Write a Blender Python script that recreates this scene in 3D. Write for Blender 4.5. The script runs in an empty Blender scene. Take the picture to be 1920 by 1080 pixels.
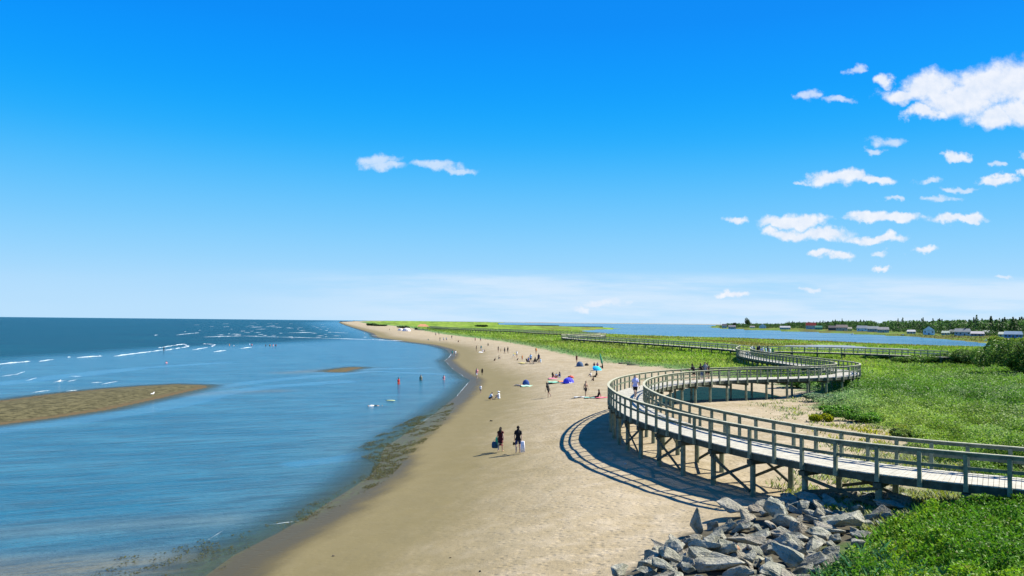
import bpy, bmesh, math, random
import numpy as np
from mathutils import Vector, Matrix, Euler
random.seed(7); rng = np.random.default_rng(11)
SC = bpy.context.scene
COL = SC.collection
rad = math.radians

# ------------------------------------------------------------------ camera
CAMZ = 9.2; LENS = 28.0; F = LENS/36*1920; PITCH = math.atan((603.3-540)/F); ROLL = rad(0.58)
cd = bpy.data.cameras.new('camera'); cam = bpy.data.objects.new('camera', cd); COL.objects.link(cam)
cd.lens = LENS; cd.sensor_width = 36; cd.clip_start = 0.2; cd.clip_end = 60000
cam.matrix_world = Matrix.Translation((0, 0, CAMZ)) @ Matrix.Rotation(rad(90)+PITCH, 4, 'X') @ Matrix.Rotation(ROLL, 4, 'Z')
SC.camera = cam
SC.view_settings.view_transform = 'Standard'; SC.view_settings.look = 'None'
SC.view_settings.exposure = 1.08; SC.view_settings.gamma = 1.0
SC.cycles.max_bounces = 6; SC.cycles.transparent_max_bounces = 8
SC.cycles.use_adaptive_sampling = True

# ------------------------------------------------------------------ sun and sky
SUN_AZ = math.atan2(0.95, 0.31); SUN_EL = rad(45.5)
sd = bpy.data.lights.new('sun', 'SUN'); sd.energy = 5.0; sd.angle = rad(0.5); sd.color = (1.0, 0.94, 0.81)
sun = bpy.data.objects.new('sun', sd); COL.objects.link(sun)
sdir = Vector((math.sin(SUN_AZ)*math.cos(SUN_EL), math.cos(SUN_AZ)*math.cos(SUN_EL), math.sin(SUN_EL)))
sun.rotation_euler = sdir.to_track_quat('Z', 'Y').to_euler(); sun.location = sdir*300

def ray(px, py):
    """world direction of a place in the photograph"""
    x = px-960; y = 540-py
    X = x*math.cos(ROLL)-y*math.sin(ROLL); Y = x*math.sin(ROLL)+y*math.cos(ROLL)
    return X, F*math.cos(PITCH)-Y*math.sin(PITCH), F*math.sin(PITCH)+Y*math.cos(PITCH)

def up(px, py, z=0.0):
    dx, dy, dz = ray(px, py); t = (z-CAMZ)/dz
    return dx*t, dy*t

W = bpy.data.worlds.new("World"); SC.world = W; W.use_nodes = True
nt = W.node_tree; N = nt.nodes; L = nt.links; N.clear()
def nn(t, tree=None, **k):
    n = (tree or nt).nodes.new(t)
    for a, b in k.items(): setattr(n, a, b)
    return n
def wm(op, a, b=None, c=None):
    n = nn('ShaderNodeMath', operation=op)
    for i, v in enumerate((a, b, c)):
        if v is None: continue
        if isinstance(v, (int, float)): n.inputs[i].default_value = v
        else: L.new(v, n.inputs[i])
    return n.outputs[0]
tc = nn('ShaderNodeTexCoord'); sep = nn('ShaderNodeSeparateXYZ'); L.new(tc.outputs['Generated'], sep.inputs[0])
sky = nn('ShaderNodeTexSky', sky_type='NISHITA', sun_disc=False, sun_elevation=SUN_EL, sun_rotation=SUN_AZ, altitude=10, air_density=1.0, dust_density=0.3, ozone_density=2.5)
nsc = nn('ShaderNodeVectorMath', operation='SCALE'); L.new(sky.outputs[0], nsc.inputs[0]); nsc.inputs['Scale'].default_value = 0.10
ramp = nn('ShaderNodeValToRGB'); L.new(wm('MULTIPLY', sep.outputs['Z'], 1.0), ramp.inputs[0])
SKYC = [(0.0, (.50, .76, 1.0)), (0.035, (.45, .73, 1.0)), (0.075, (.31, .67, 1.0)), (0.12, (.19, .60, 1.0)), (0.17, (.085, .52, 1.0)), (0.22, (.010, .43, 1.0)),
        (0.28, (.0, .345, 1.0)), (0.35, (.0, .275, 1.0)), (0.55, (0.0, .19, .75)), (1.0, (0.0, .12, .50))]
cr = ramp.color_ramp; cr.interpolation = 'B_SPLINE'
while len(cr.elements) < len(SKYC): cr.elements.new(0.5)
for e, (p, c) in zip(cr.elements, SKYC): e.position = p; e.color = (*c, 1)
mixn = nn('ShaderNodeMix', data_type='RGBA'); mixn.inputs[0].default_value = 0.97
L.new(nsc.outputs[0], mixn.inputs[6]); L.new(ramp.outputs[0], mixn.inputs[7])
# clouds: banks of vapour at fixed bearings, in direction space u = x/y, v = z/y
yc = wm('MAXIMUM', sep.outputs['Y'], 0.02)
cu = wm('DIVIDE', sep.outputs['X'], yc); cv = wm('DIVIDE', sep.outputs['Z'], yc)
cmb = nn('ShaderNodeCombineXYZ'); L.new(cu, cmb.inputs[0]); L.new(cv, cmb.inputs[1])
n1 = nn('ShaderNodeTexNoise'); L.new(cmb.outputs[0], n1.inputs['Vector']); n1.inputs['Scale'].default_value = 26; n1.inputs['Detail'].default_value = 7; n1.inputs['Roughness'].default_value = 0.6
w1 = nn('ShaderNodeVectorMath', operation='SUBTRACT'); L.new(n1.outputs['Color'], w1.inputs[0]); w1.inputs[1].default_value = (.5, .5, .5)
w2 = nn('ShaderNodeVectorMath', operation='MULTIPLY'); L.new(w1.outputs[0], w2.inputs[0]); w2.inputs[1].default_value = (.075, .034, 0)
w3 = nn('ShaderNodeVectorMath', operation='ADD'); L.new(cmb.outputs[0], w3.inputs[0]); L.new(w2.outputs[0], w3.inputs[1])
CL = [ # photograph x, y, half width, half height, opacity
 (1695,178,62,17,.9),(1745,160,62,38,1),(1800,190,75,42,1),(1850,160,75,48,1),(1905,155,80,55,1),(1735,212,42,20,1),(1860,222,62,28,1),(1925,212,65,34,1),(1980,180,90,60,1),
 (1520,178,22,14,.28),(1570,187,40,9,.28),(1610,128,18,14,.25),(1655,152,22,14,.6),
 (1665,268,36,14,.38),(1632,286,18,10,.38),(1798,292,26,11,.75),
 (1550,338,42,15,.95),(1595,334,50,17,1),(1640,338,38,11,.9),(1500,342,18,6,.3),(1745,338,32,8,.45),(1870,340,34,12,.85),(1882,331,20,9,.8),(1810,354,40,7,.35),(1916,326,18,10,.7),
 (1760,371,42,8,.5),(1672,372,20,7,.4),(1370,414,28,8,.62),
 (1480,418,58,14,.85),(1515,414,48,14,.9),(1480,438,44,12,.75),(1540,437,66,15,1),(1640,446,70,10,.95),(1630,404,46,13,1),(1690,407,46,12,.95),(1655,410,76,9,1),(1775,412,44,11,.95),(1832,410,28,10,.85),(1805,414,60,7,.9),
 (1530,473,24,10,.9),(1565,480,34,10,.85),(1735,473,32,8,.6),(1640,473,20,6,.45),(1658,502,17,6,.6),(1860,308,20,7,.3),
 (705,302,50,17,.57),(722,313,58,13,.57),(818,312,56,12,.57),(850,318,50,9,.5),(1370,547,24,8,.7),(1087,577,18,8,.5),(1885,518,30,6,.55),(1525,545,22,6,.5),(1130,566,60,7,.3),(1920,292,16,10,.5)]
acc = None; accf = None
for (px, py, hw, hh, op) in CL:
    dx, dy, dz = ray(px, py); u, v = dx/dy, dz/dy
    s1 = nn('ShaderNodeVectorMath', operation='SUBTRACT'); L.new(w3.outputs[0], s1.inputs[0]); s1.inputs[1].default_value = (u, v, 0)
    s2 = nn('ShaderNodeVectorMath', operation='MULTIPLY'); L.new(s1.outputs[0], s2.inputs[0]); s2.inputs[1].default_value = (F/(hw*1.22), F/(hh*1.12), 0)
    s3 = nn('ShaderNodeVectorMath', operation='LENGTH'); L.new(s2.outputs[0], s3.inputs[0])
    m = wm('MAXIMUM', wm('SUBTRACT', 1.0, s3.outputs['Value']), 0.0)
    if op < .58: accf = m if accf is None else wm('MAXIMUM', accf, m)
    else:
        m = wm('MULTIPLY', m, .5+.5*op); acc = m if acc is None else wm('MAXIMUM', acc, m)
n2 = nn('ShaderNodeTexNoise'); L.new(cmb.outputs[0], n2.inputs['Vector']); n2.inputs['Scale'].default_value = 55; n2.inputs['Detail'].default_value = 6; n2.inputs['Roughness'].default_value = 0.62
dens = wm('ADD', acc, wm('MULTIPLY', wm('SUBTRACT', n2.outputs['Fac'], 0.5), 0.62))
mr = nn('ShaderNodeMapRange', interpolation_type='SMOOTHSTEP'); L.new(dens, mr.inputs[0]); mr.inputs[1].default_value = 0.08; mr.inputs[2].default_value = 0.60; mr.inputs[3].default_value = 0; mr.inputs[4].default_value = 0.93
gate = wm('GREATER_THAN', acc, 0.03)
calpha = wm('MULTIPLY', mr.outputs[0], gate)
df = wm('ADD', accf, wm('MULTIPLY', wm('SUBTRACT', n2.outputs['Fac'], 0.5), 0.9))
mf = nn('ShaderNodeMapRange', interpolation_type='SMOOTHSTEP'); L.new(df, mf.inputs[0]); mf.inputs[1].default_value = .12; mf.inputs[2].default_value = .75; mf.inputs[4].default_value = .62
calpha = wm('MAXIMUM', calpha, wm('MULTIPLY', mf.outputs[0], wm('GREATER_THAN', accf, .02)))
calpha = wm('MULTIPLY', calpha, wm('GREATER_THAN', sep.outputs['Y'], 0.1))
# thin veil low over the horizon
mpv = nn('ShaderNodeMapping'); L.new(cmb.outputs[0], mpv.inputs[0]); mpv.inputs['Scale'].default_value = (2.2, 22, 1)
n3 = nn('ShaderNodeTexNoise'); L.new(mpv.outputs[0], n3.inputs['Vector']); n3.inputs['Scale'].default_value = 1.6; n3.inputs['Detail'].default_value = 6; n3.inputs['Roughness'].default_value = 0.6
vr = nn('ShaderNodeMapRange', interpolation_type='SMOOTHSTEP'); L.new(n3.outputs['Fac'], vr.inputs[0]); vr.inputs[1].default_value = .30; vr.inputs[2].default_value = .62; vr.inputs[4].default_value = .62
band = nn('ShaderNodeMapRange', interpolation_type='SMOOTHSTEP'); L.new(cv, band.inputs[0]); band.inputs[1].default_value = .068; band.inputs[2].default_value = .050; band.inputs[3].default_value = 0; band.inputs[4].default_value = 1
lft = nn('ShaderNodeMapRange', interpolation_type='SMOOTHSTEP'); L.new(cu, lft.inputs[0]); lft.inputs[1].default_value = -.42; lft.inputs[2].default_value = .0; lft.inputs[3].default_value = .05; lft.inputs[4].default_value = 1
veil = wm('MULTIPLY', wm('MULTIPLY', vr.outputs[0], band.outputs[0]), lft.outputs[0])
m1 = nn('ShaderNodeMix', data_type='RGBA'); L.new(veil, m1.inputs[0]); L.new(mixn.outputs[2], m1.inputs[6]); m1.inputs[7].default_value = (.78, .88, 1.0, 1)
shade = nn('ShaderNodeMapRange'); L.new(n2.outputs['Fac'], shade.inputs[0]); shade.inputs[1].default_value = .35; shade.inputs[2].default_value = .62
cc = nn('ShaderNodeMix', data_type='RGBA'); L.new(shade.outputs[0], cc.inputs[0]); cc.inputs[6].default_value = (.78, .85, .97, 1); cc.inputs[7].default_value = (.93, .95, 1.0, 1)
m2 = nn('ShaderNodeMix', data_type='RGBA'); L.new(calpha, m2.inputs[0]); L.new(m1.outputs[2], m2.inputs[6]); L.new(cc.outputs[2], m2.inputs[7])
bg = nn('ShaderNodeBackground'); L.new(m2.outputs[2], bg.inputs[0]); bg.inputs[1].default_value = 0.474
wo = nn('ShaderNodeOutputWorld'); L.new(bg.outputs[0], wo.inputs[0])
W.cycles.sampling_method = 'MANUAL'; W.cycles.sample_map_resolution = 256

# ------------------------------------------------------------------ helpers
def tag(o, label=None, cat=None, group=None, kind=None):
    if label: o['label'] = label
    if cat: o['category'] = cat
    if group: o['group'] = group
    if kind: o['kind'] = kind
    return o
def link(name, me, mat=None, parent=None, loc=None):
    o = bpy.data.objects.new(name, me); COL.objects.link(o)
    if mat is not None and me is not None and not me.materials: me.materials.append(mat)
    if parent is not None: o.parent = parent
    if loc is not None: o.location = loc
    return o
def empty(name, loc=(0, 0, 0), rz=0.0):
    o = bpy.data.objects.new(name, None); COL.objects.link(o); o.location = loc; o.rotation_euler = (0, 0, rz)
    o.empty_display_size = 0.3
    return o
def np_mesh(name, V, faces, attrs=None, cols=None, smooth=False):
    """faces: (n,k) int array"""
    me = bpy.data.meshes.new(name); V = np.asarray(V, np.float32); faces = np.asarray(faces, np.int32)
    k = faces.shape[1]; n = len(faces)
    me.vertices.add(len(V)); me.vertices.foreach_set('co', V.ravel())
    me.loops.add(n*k); me.loops.foreach_set('vertex_index', faces.ravel())
    me.polygons.add(n); me.polygons.foreach_set('loop_start', np.arange(0, n*k, k, dtype=np.int32))
    if smooth: me.polygons.foreach_set('use_smooth', np.ones(n, bool))
    me.update(calc_edges=True)
    for a, v in (attrs or {}).items():
        at = me.attributes.new(a, 'FLOAT', 'POINT'); at.data.foreach_set('value', np.asarray(v, np.float32))
    for a, v in (cols or {}).items():
        at = me.attributes.new(a, 'FLOAT_COLOR', 'POINT'); v4 = np.ones((len(V), 4), np.float32); v4[:, :3] = v
        at.data.foreach_set('color', v4.ravel())
    return me
class MB:
    """collects boxes, bars and tubes into one mesh"""
    def __init__(s): s.v = []; s.f = []
    def add(s, vs, fs):
        b = len(s.v); s.v += [tuple(p) for p in vs]; s.f += [tuple(i+b for i in q) for q in fs]; return s
    def box(s, c, d, rz=0.0):
        cx, cy, cz = c; hx, hy, hz = d[0]/2, d[1]/2, d[2]/2; ca, sa = math.cos(rz), math.sin(rz)
        vs = []
        for z in (-hz, hz):
            for x, y in ((-hx, -hy), (hx, -hy), (hx, hy), (-hx, hy)):
                vs.append((cx+x*ca-y*sa, cy+x*sa+y*ca, cz+z))
        return s.add(vs, [(0, 3, 2, 1), (4, 5, 6, 7), (0, 1, 5, 4), (1, 2, 6, 5), (2, 3, 7, 6), (3, 0, 4, 7)])
    def bar(s, a, b, w, h, up=(0, 0, 1)):
        a = Vector(a); b = Vector(b); d = (b-a).normalized(); u = Vector(up)
        x = d.cross(u)
        if x.length < 1e-4: x = d.cross(Vector((1, 0, 0)))
        x.normalize(); y = x.cross(d).normalized()
        vs = []
        for p in (a, b):
            for i, j in ((-1, -1), (1, -1), (1, 1), (-1, 1)): vs.append(p+x*(i*w/2)+y*(j*h/2))
        return s.add(vs, [(0, 1, 2, 3), (7, 6, 5, 4), (0, 4, 5, 1), (1, 5, 6, 2), (2, 6, 7, 3), (3, 7, 4, 0)])
    def tube(s, pts, rs, n=8, cap=True):
        pts = [Vector(p) for p in pts]; base = len(s.v); ring = []
        for i, p in enumerate(pts):
            d = (pts[min(i+1, len(pts)-1)]-pts[max(i-1, 0)]).normalized()
            x = d.cross(Vector((0, 0, 1)));  x = x if x.length > 1e-3 else Vector((1, 0, 0)); x.normalize(); y = d.cross(x)
            for k in range(n):
                a = 2*math.pi*k/n; s.v.append(tuple(p+(x*math.cos(a)+y*math.sin(a))*rs[i]))
        for i in range(len(pts)-1):
            for k in range(n):
                a = base+i*n+k; b = base+i*n+(k+1) % n; s.f.append((a, b, b+n, a+n))
        if cap:
            s.f.append(tuple(base+k for k in range(n))[::-1]); s.f.append(tuple(base+(len(pts)-1)*n+k for k in range(n)))
        return s
    def mesh(s, name):
        me = bpy.data.meshes.new(name); me.from_pydata(s.v, [], s.f); me.update()
        bm = bmesh.new(); bm.from_mesh(me); bmesh.ops.recalc_face_normals(bm, faces=bm.faces); bm.to_mesh(me); bm.free()
        return me
    def build(s, name, mat, parent=None, smooth=False):
        me = s.mesh(name)
        if smooth:
            for p in me.polygons: p.use_smooth = True
        return link(name, me, mat, parent)
# value noise
def _h(ix, iy, s):
    n = (ix.astype(np.int64)*374761393+iy.astype(np.int64)*668265263+s*974711) & 0xffffffff
    n = ((n ^ (n >> 13))*1274126177) & 0xffffffff
    return ((n ^ (n >> 16)) & 0xffffff)/float(0xffffff)
def vnoise(x, y, s=0):
    x = np.asarray(x, float); y = np.asarray(y, float)
    ix = np.floor(x); iy = np.floor(y); fx = x-ix; fy = y-iy; fx = fx*fx*(3-2*fx); fy = fy*fy*(3-2*fy)
    a = _h(ix, iy, s); b = _h(ix+1, iy, s); c = _h(ix, iy+1, s); d = _h(ix+1, iy+1, s)
    return (a*(1-fx)+b*fx)*(1-fy)+(c*(1-fx)+d*fx)*fy
def fbm(x, y, s=0, o=4):
    t = 0; a = .5; tot = 0
    for i in range(o): t = t+a*vnoise(x*2**i, y*2**i, s+i*17); tot += a; a *= .5
    return t/tot
def sst(a, b, x):
    t = np.clip((np.asarray(x, float)-a)/(b-a), 0, 1); return t*t*(3-2*t)
def segdist(x, y, P, closed):
    P = np.asarray(P, float); n = len(P); d = np.full(x.shape, 1e12)
    for i in range(n if closed else n-1):
        a = P[i]; b = P[(i+1) % n]; e = b-a; l2 = max(e@e, 1e-9)
        t = np.clip(((x-a[0])*e[0]+(y-a[1])*e[1])/l2, 0, 1)
        d = np.minimum(d, (x-a[0]-t*e[0])**2+(y-a[1]-t*e[1])**2)
    return np.sqrt(d)
def inside(x, y, P):
    P = np.asarray(P, float); n = len(P); r = np.zeros(x.shape, bool)
    for i in range(n):
        x1, y1 = P[i]; x2, y2 = P[(i+1) % n]
        if y1 == y2: continue
        c = ((y1 > y) != (y2 > y)) & (x < (x2-x1)*(y-y1)/(y2-y1)+x1)
        r ^= c
    return r
def sdf(x, y, P):
    """positive inside the polygon"""
    d = segdist(x, y, P, True); return np.where(inside(x, y, P), d, -d)

# ------------------------------------------------------------------ plan of the place
SHORE = [(-30, -30), (-20, 5), (-14.5, 20)] + [up(*p) for p in [(385,1080),(440,1040),(520,1000),(575,968),(620,940),(665,912),(698,888),(712,868),(716,850),(722,838),(748,822),(778,800),(812,778),(857,742),(882,713),(870,707),(848,692),(833,676),(840,672),(845,665),(837,655),(807,647),(757,641),(740,638),(702,633),(695,625),(673,618),(657,613),(640,607),(634,603.5)]]
SHORE_POLY = SHORE + [(-2500, 14000), (30000, 14000), (30000, -30)]
VEG = [up(px, py, 1.8) for px, py in [(672,603.6),(700,608.3),(760,612.5),(790,619),(830,626),(880,632.5),(930,638),(980,646),(1040,659),(1100,672),(1150,680),(1200,685),(1240,688)]]
VEG += [(28,118),(31,106),(33.5,100),(33,89),(32,82),(28,73),(26.8,63),(27,59.4),(26.9,55),(26,51.5),(24.5,46),(21.5,41),(19,36.5),(16.5,32.6),(15.0,29.4),(11.5,25.6),(9.0,23.2),(7.0,20.3),(5,14),(3,5),(3,-30)]
VEG_POLY = [(-1400, 9000)] + VEG + [(30000, -30), (30000, 9000)]
BAY = [up(*p) for p in [(900,607.6),(1000,610.5),(1120,613),(1170,616),(1120,618),(1090,620.5),(1110,624),(1180,628),(1300,632),(1400,634.5),(1500,637.5),(1590,641),(1640,644),(1760,648.5),(1850,651),(1872,646),(1800,639),(1700,630.5),(1600,626),(1500,621.5),(1400,617.8),(1345,615.3),(1325,612.5),(1345,610.6),(1400,610.4),(1400,609.2),(1345,608.5)]] + [(2300, 9000), (-80, 9000)]
POND = [up(px, py, .9) for px, py in [(1430,650.5),(1480,647.5),(1560,646.5),(1600,648.5),(1625,651),(1700,654),(1780,659.5),(1760,664),(1700,664),(1600,661),(1500,658),(1440,656)]]
POOL = [(14.0, 75.6), (17.0, 77.3), (20.2, 79.0), (23.6, 80.6), (27.5, 82.6), (30.0, 85.5), (29.5, 91), (27, 97), (23, 100), (19.5, 95), (16.5, 88), (14, 81.5)]
BAR1 = [up(*p) for p in [(-300,822),(-100,806),(0,796),(100,783),(200,768),(300,746),(350,734),(388,726),(384,722.5),(330,721),(270,724),(200,729),(100,739),(0,752),(-150,768),(-300,790)]]
BAR2 = [up(*p) for p in [(612,697),(630,697.6),(646,697.4),(662,692.6),(682,688.7),(660,688.6),(640,691),(622,693.5)]]

def ground(x, y):
    """height and surface fields of the land"""
    x = np.asarray(x, float); y = np.asarray(y, float)
    D = np.hypot(x, y)
    s = sdf(x, y, SHORE_POLY)
    wob = (fbm(x/9, y/9, 3)-.5)
    z = np.where(s < 0, np.maximum(s*.055, -3.0), 0)
    sp = np.maximum(s, 0)
    wet_w = 1+1.2*sst(30, 120, D)+sst(200, 900, D)*2
    z = z+1.35*sst(0, 15*wet_w**.3, sp)*.8+.0*sp+.55*sst(8, 24, sp)*1.0+.06*np.minimum(sp, 1.0)
    v = sdf(x, y, VEG_POLY)
    z = z+np.where(v > -3, sst(-3, 10, v)*(.25+.5*fbm(x/14, y/14, 9)), 0)
    z = z+sst(300, 1500, D)*sst(0, 60, v)*4.0*sst(120, -250, x-.02*D)
    q = (x-10)*.83-(y-36)*.56
    z = z+.68*sst(1, 10, q)*sst(52, 40, y)
    z = z+.45*np.exp(-((q-2.8)/2.2)**2)*sst(36, 30, y)*sst(1.5, 4.5, x)
    z = z+(fbm(x/2.5, y/2.5, 21)-.5)*.12*sst(1, 6, s)+wob*.25*sst(5, 12, s)
    b = sdf(x, y, BAY)
    z = np.where(b > 0, -np.minimum(.05*b, 2)-.05, np.minimum(z, .12-.012*b+.0*z))
    far = sst(900, 1600, y)*sst(200, 400, x)
    z = np.where(b <= 0, z+far*0, z)
    p = sdf(x, y, POND); z = np.where(p > 0, np.minimum(z, .82), np.where(p > -15, z*sst(0, -15, p)+(1-sst(0, -15, p))*.97, z))
    p = sdf(x, y, POOL); z = np.where(p > 0, 1.5-.25*sst(0, 2.5, p), np.where(p > -2.5, z+(1.52-z)*(1-sst(0, -2.5, p)), z))
    b1 = sdf(x, y, BAR1); b2 = sdf(x, y, BAR2); bb = np.maximum(b1, b2)
    z = np.where(bb > -4, np.maximum(z, np.where(bb > 0, .02+.22*sst(0, 6, bb), .03*bb)), z)
    return z, s, v, b, bb
def gz(x, y): return float(ground(np.array([x]), np.array([y]))[0][0])
def at(px, py):
    """where a place on the ground seen in the photograph lies in the world"""
    dx, dy, dz = ray(px, py)
    t = np.concatenate([np.geomspace(12, 4000, 1500)])/math.hypot(dx, dy)
    z = ground(dx*t, dy*t)[0]; zz = np.maximum(z, 0)
    h = CAMZ+dz*t-zz
    i = int(np.argmax(h < 0)); i = max(i, 1)
    f = h[i-1]/(h[i-1]-h[i]) if h[i-1] != h[i] else 0
    tt = t[i-1]+(t[i]-t[i-1])*f
    return Vector((dx*tt, dy*tt, float(np.interp(tt, t, zz))))

# ------------------------------------------------------------------ materials
class Mat:
    def __init__(s, name):
        s.m = bpy.data.materials.new(name); s.m.use_nodes = True; s.t = s.m.node_tree; s.t.nodes.clear()
        s.out = s.n('ShaderNodeOutputMaterial')
    def n(s, t, **k):
        n = s.t.nodes.new(t)
        for a, b in k.items(): setattr(n, a, b)
        return n
    def l(s, a, b): s.t.links.new(a, b)
    def put(s, sock, v):
        if isinstance(v, bpy.types.NodeSocket): s.l(v, sock)
        elif isinstance(v, tuple) and len(v) == 3 and sock.type == 'RGBA': sock.default_value = (*v, 1)
        else: sock.default_value = v
    def math(s, op, a, b=None, clamp=False):
        n = s.n('ShaderNodeMath', operation=op, use_clamp=clamp); s.put(n.inputs[0], a)
        if b is not None: s.put(n.inputs[1], b)
        return n.outputs[0]
    def mix(s, f, a, b):
        n = s.n('ShaderNodeMix', data_type='RGBA'); s.put(n.inputs[0], f); s.put(n.inputs[6], a); s.put(n.inputs[7], b); return n.outputs[2]
    def mul(s, a, b):
        n = s.n('ShaderNodeMix', data_type='RGBA', blend_type='MULTIPLY'); n.inputs[0].default_value = 1; s.put(n.inputs[6], a); s.put(n.inputs[7], b); return n.outputs[2]
    def attr(s, name, col=False):
        n = s.n('ShaderNodeAttribute', attribute_name=name); return n.outputs['Color' if col else 'Fac']
    def pos(s, scale=(1, 1, 1), rot=(0, 0, 0), obj=False):
        if obj: g = s.n('ShaderNodeTexCoord').outputs['Object']
        else: g = s.n('ShaderNodeNewGeometry').outputs['Position']
        m = s.n('ShaderNodeMapping', vector_type='TEXTURE'); s.l(g, m.inputs[0]); m.inputs['Scale'].default_value = tuple(1/q for q in scale); m.inputs['Rotation'].default_value = rot; return m.outputs[0]
    def noise(s, vec, scale, detail=4, rough=.5, color=False):
        n = s.n('ShaderNodeTexNoise'); s.l(vec, n.inputs['Vector']); n.inputs['Scale'].default_value = scale; n.inputs['Detail'].default_value = detail; n.inputs['Roughness'].default_value = rough
        return n.outputs['Color' if color else 'Fac']
    def rng(s, v, a, b, c=0.0, d=1.0, smooth=True):
        n = s.n('ShaderNodeMapRange', interpolation_type='SMOOTHSTEP' if smooth else 'LINEAR'); s.put(n.inputs[0], v)
        for i, q in enumerate((a, b, c, d)): n.inputs[i+1].default_value = q
        return n.outputs[0]
    def bump(s, h, st=.5, dist=.02, normal=None):
        n = s.n('ShaderNodeBump'); s.put(n.inputs['Height'], h); s.put(n.inputs['Strength'], st); s.put(n.inputs['Distance'], dist)
        if normal is not None: s.l(normal, n.inputs['Normal'])
        return n.outputs[0]
    def bsdf(s, col, rough=.8, spec=.3, normal=None, **k):
        n = s.n('ShaderNodeBsdfPrincipled'); s.put(n.inputs['Base Color'], col); s.put(n.inputs['Roughness'], rough); s.put(n.inputs['Specular IOR Level'], spec)
        if normal is not None: s.l(normal, n.inputs['Normal'])
        for a, b in k.items(): s.put(n.inputs[a.replace('_', ' ')], b)
        return n.outputs[0]
    def done(s, sh): s.l(sh, s.out.inputs[0]); return s.m
def plain(name, c, rough=.75, spec=.25, var=.12, scale=6.0):
    M = Mat(name); f = M.noise(M.pos(obj=True), scale, 4)
    lo = tuple(v*(1-var*1.6) for v in c); hi = tuple(min(1, v*(1+var)) for v in c)
    return M.done(M.bsdf(M.mix(M.rng(f, .3, .7), lo, hi), rough, spec))
def wood(name, a, b, rough=.8):
    M = Mat(name); p = M.pos()
    f = M.noise(p, 3.0, 5, .6); g = M.noise(M.pos((9, 9, 30)), 1.0, 3)
    c = M.mix(M.rng(f, .3, .7), a, b); c = M.mix(M.math('MULTIPLY', M.rng(g, .45, .75), .35), c, tuple(v*.55 for v in a))
    return M.done(M.bsdf(c, rough, .2, M.bump(g, .4, .01)))
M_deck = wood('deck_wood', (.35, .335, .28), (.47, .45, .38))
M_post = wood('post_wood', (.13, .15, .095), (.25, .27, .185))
M_rail_shade = wood('shaded_rail_wood', (.075, .095, .065), (.17, .19, .13))  # rail colour darkened for the shade on the near side
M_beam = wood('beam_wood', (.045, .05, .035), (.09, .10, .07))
M_rail_sun = wood('sunlit_rail_wood', (.30, .30, .21), (.46, .45, .33))  # sunlight on the rail tops painted as a paler wood
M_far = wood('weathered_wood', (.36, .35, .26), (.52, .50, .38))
def foliage(name, trans=.35, rough=.55):
    M = Mat(name); c = M.attr('tint', True)
    d = M.bsdf(c, rough, .25); t = M.n('ShaderNodeBsdfTranslucent'); M.l(c, t.inputs[0])
    mx = M.n('ShaderNodeMixShader'); mx.inputs[0].default_value = trans; M.l(d, mx.inputs[1]); M.l(t.outputs[0], mx.inputs[2])
    return M.done(mx.outputs[0])
M_leaf = foliage('leaf', .42); M_grass = foliage('grass_blade', .45)
# ground: dry and wet sand, weed, shingle, turf
M = Mat('ground_surface'); P = M.pos()
nf = M.noise(P, .9, 8, .65); nb = M.noise(P, .16, 5, .55); ng = M.noise(P, 14, 3, .6); nst = M.noise(M.pos((.4, 1.3, 1), (0, 0, rad(68))), .7, 6, .6)
sand = M.mix(M.rng(nb, .3, .7), (.268, .215, .128), (.328, .270, .176))
sand = M.mix(M.rng(nf, .4, .72), sand, (.375, .315, .222))
dk = M.rng(M.noise(P, 3.1, 5, .7), .60, .74); sand = M.mix(M.math('MULTIPLY', dk, .42), sand, (.23, .19, .12))
sand = M.mix(M.math('MULTIPLY', M.rng(ng, .54, .70), .42), sand, (.15, .125, .08))
tr = M.n('ShaderNodeTexVoronoi'); M.l(M.pos((1, 1.3, 1)), tr.inputs[0]); tr.inputs['Scale'].default_value = 2.7
sdi = M.attr('shore')
wobn = M.math('ADD', sdi, M.math('MULTIPLY', M.math('SUBTRACT', nst, .5), 5.0))
damp = M.rng(wobn, 14.5, 5.0)     # 1 near the water
nobar = M.rng(M.attr('bar'), -3.5, -1.0, 1.0, 0.0)
wet = M.math('MULTIPLY', nobar, M.rng(M.math('ADD', sdi, M.math('MULTIPLY', M.math('SUBTRACT', nst, .5), 2.0)), 3.2, 1.2))
c = M.mix(M.math('MULTIPLY', damp, .9), sand, (.150, .125, .056))
c = M.mix(wet, c, (.072, .056, .020))
weed = M.math('MULTIPLY', M.attr('weed'), M.rng(M.noise(M.pos((1, 2.2, 1), (0, 0, rad(68))), 2.0, 6, .7), .44, .58))
c = M.mix(weed, c, (.085, .085, .022))
shing = M.mix(M.rng(M.noise(P, 1.3, 6, .8), .38, .62), (.035, .032, .011), (.135, .118, .055))
barA = M.attr('bar')
c = M.mix(M.rng(M.math('ADD', barA, M.math('MULTIPLY', M.math('SUBTRACT', nf, .5), 2.5)), .3, 1.6), M.mix(M.rng(barA, -6, -.5), c, (.10, .072, .034)), shing)
c = M.mix(M.math('MULTIPLY', M.attr('stony'), .9), c, (.045, .043, .03))
vg = M.math('ADD', M.attr('veg'), M.math('MULTIPLY', M.math('SUBTRACT', M.noise(P, .45, 6, .65), .5), 9.0))
gn = M.noise(P, 1.3, 6, .7)
turf = M.mul(M.attr('gcol', True), M.mix(M.rng(gn, .3, .7), (.55, .6, .5), (1.15, 1.1, 1.0)))
c = M.mix(M.rng(vg, -1.2, 1.6), c, turf)
roughness = M.math('SUBTRACT', .92, M.math('MULTIPLY', wet, .50))
bh = M.math('ADD', M.math('ADD', M.math('MULTIPLY', nf, 1.0), M.math('MULTIPLY', ng, .25)), M.math('MULTIPLY', M.rng(tr.outputs['Distance'], .0, .45), .5))
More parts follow.
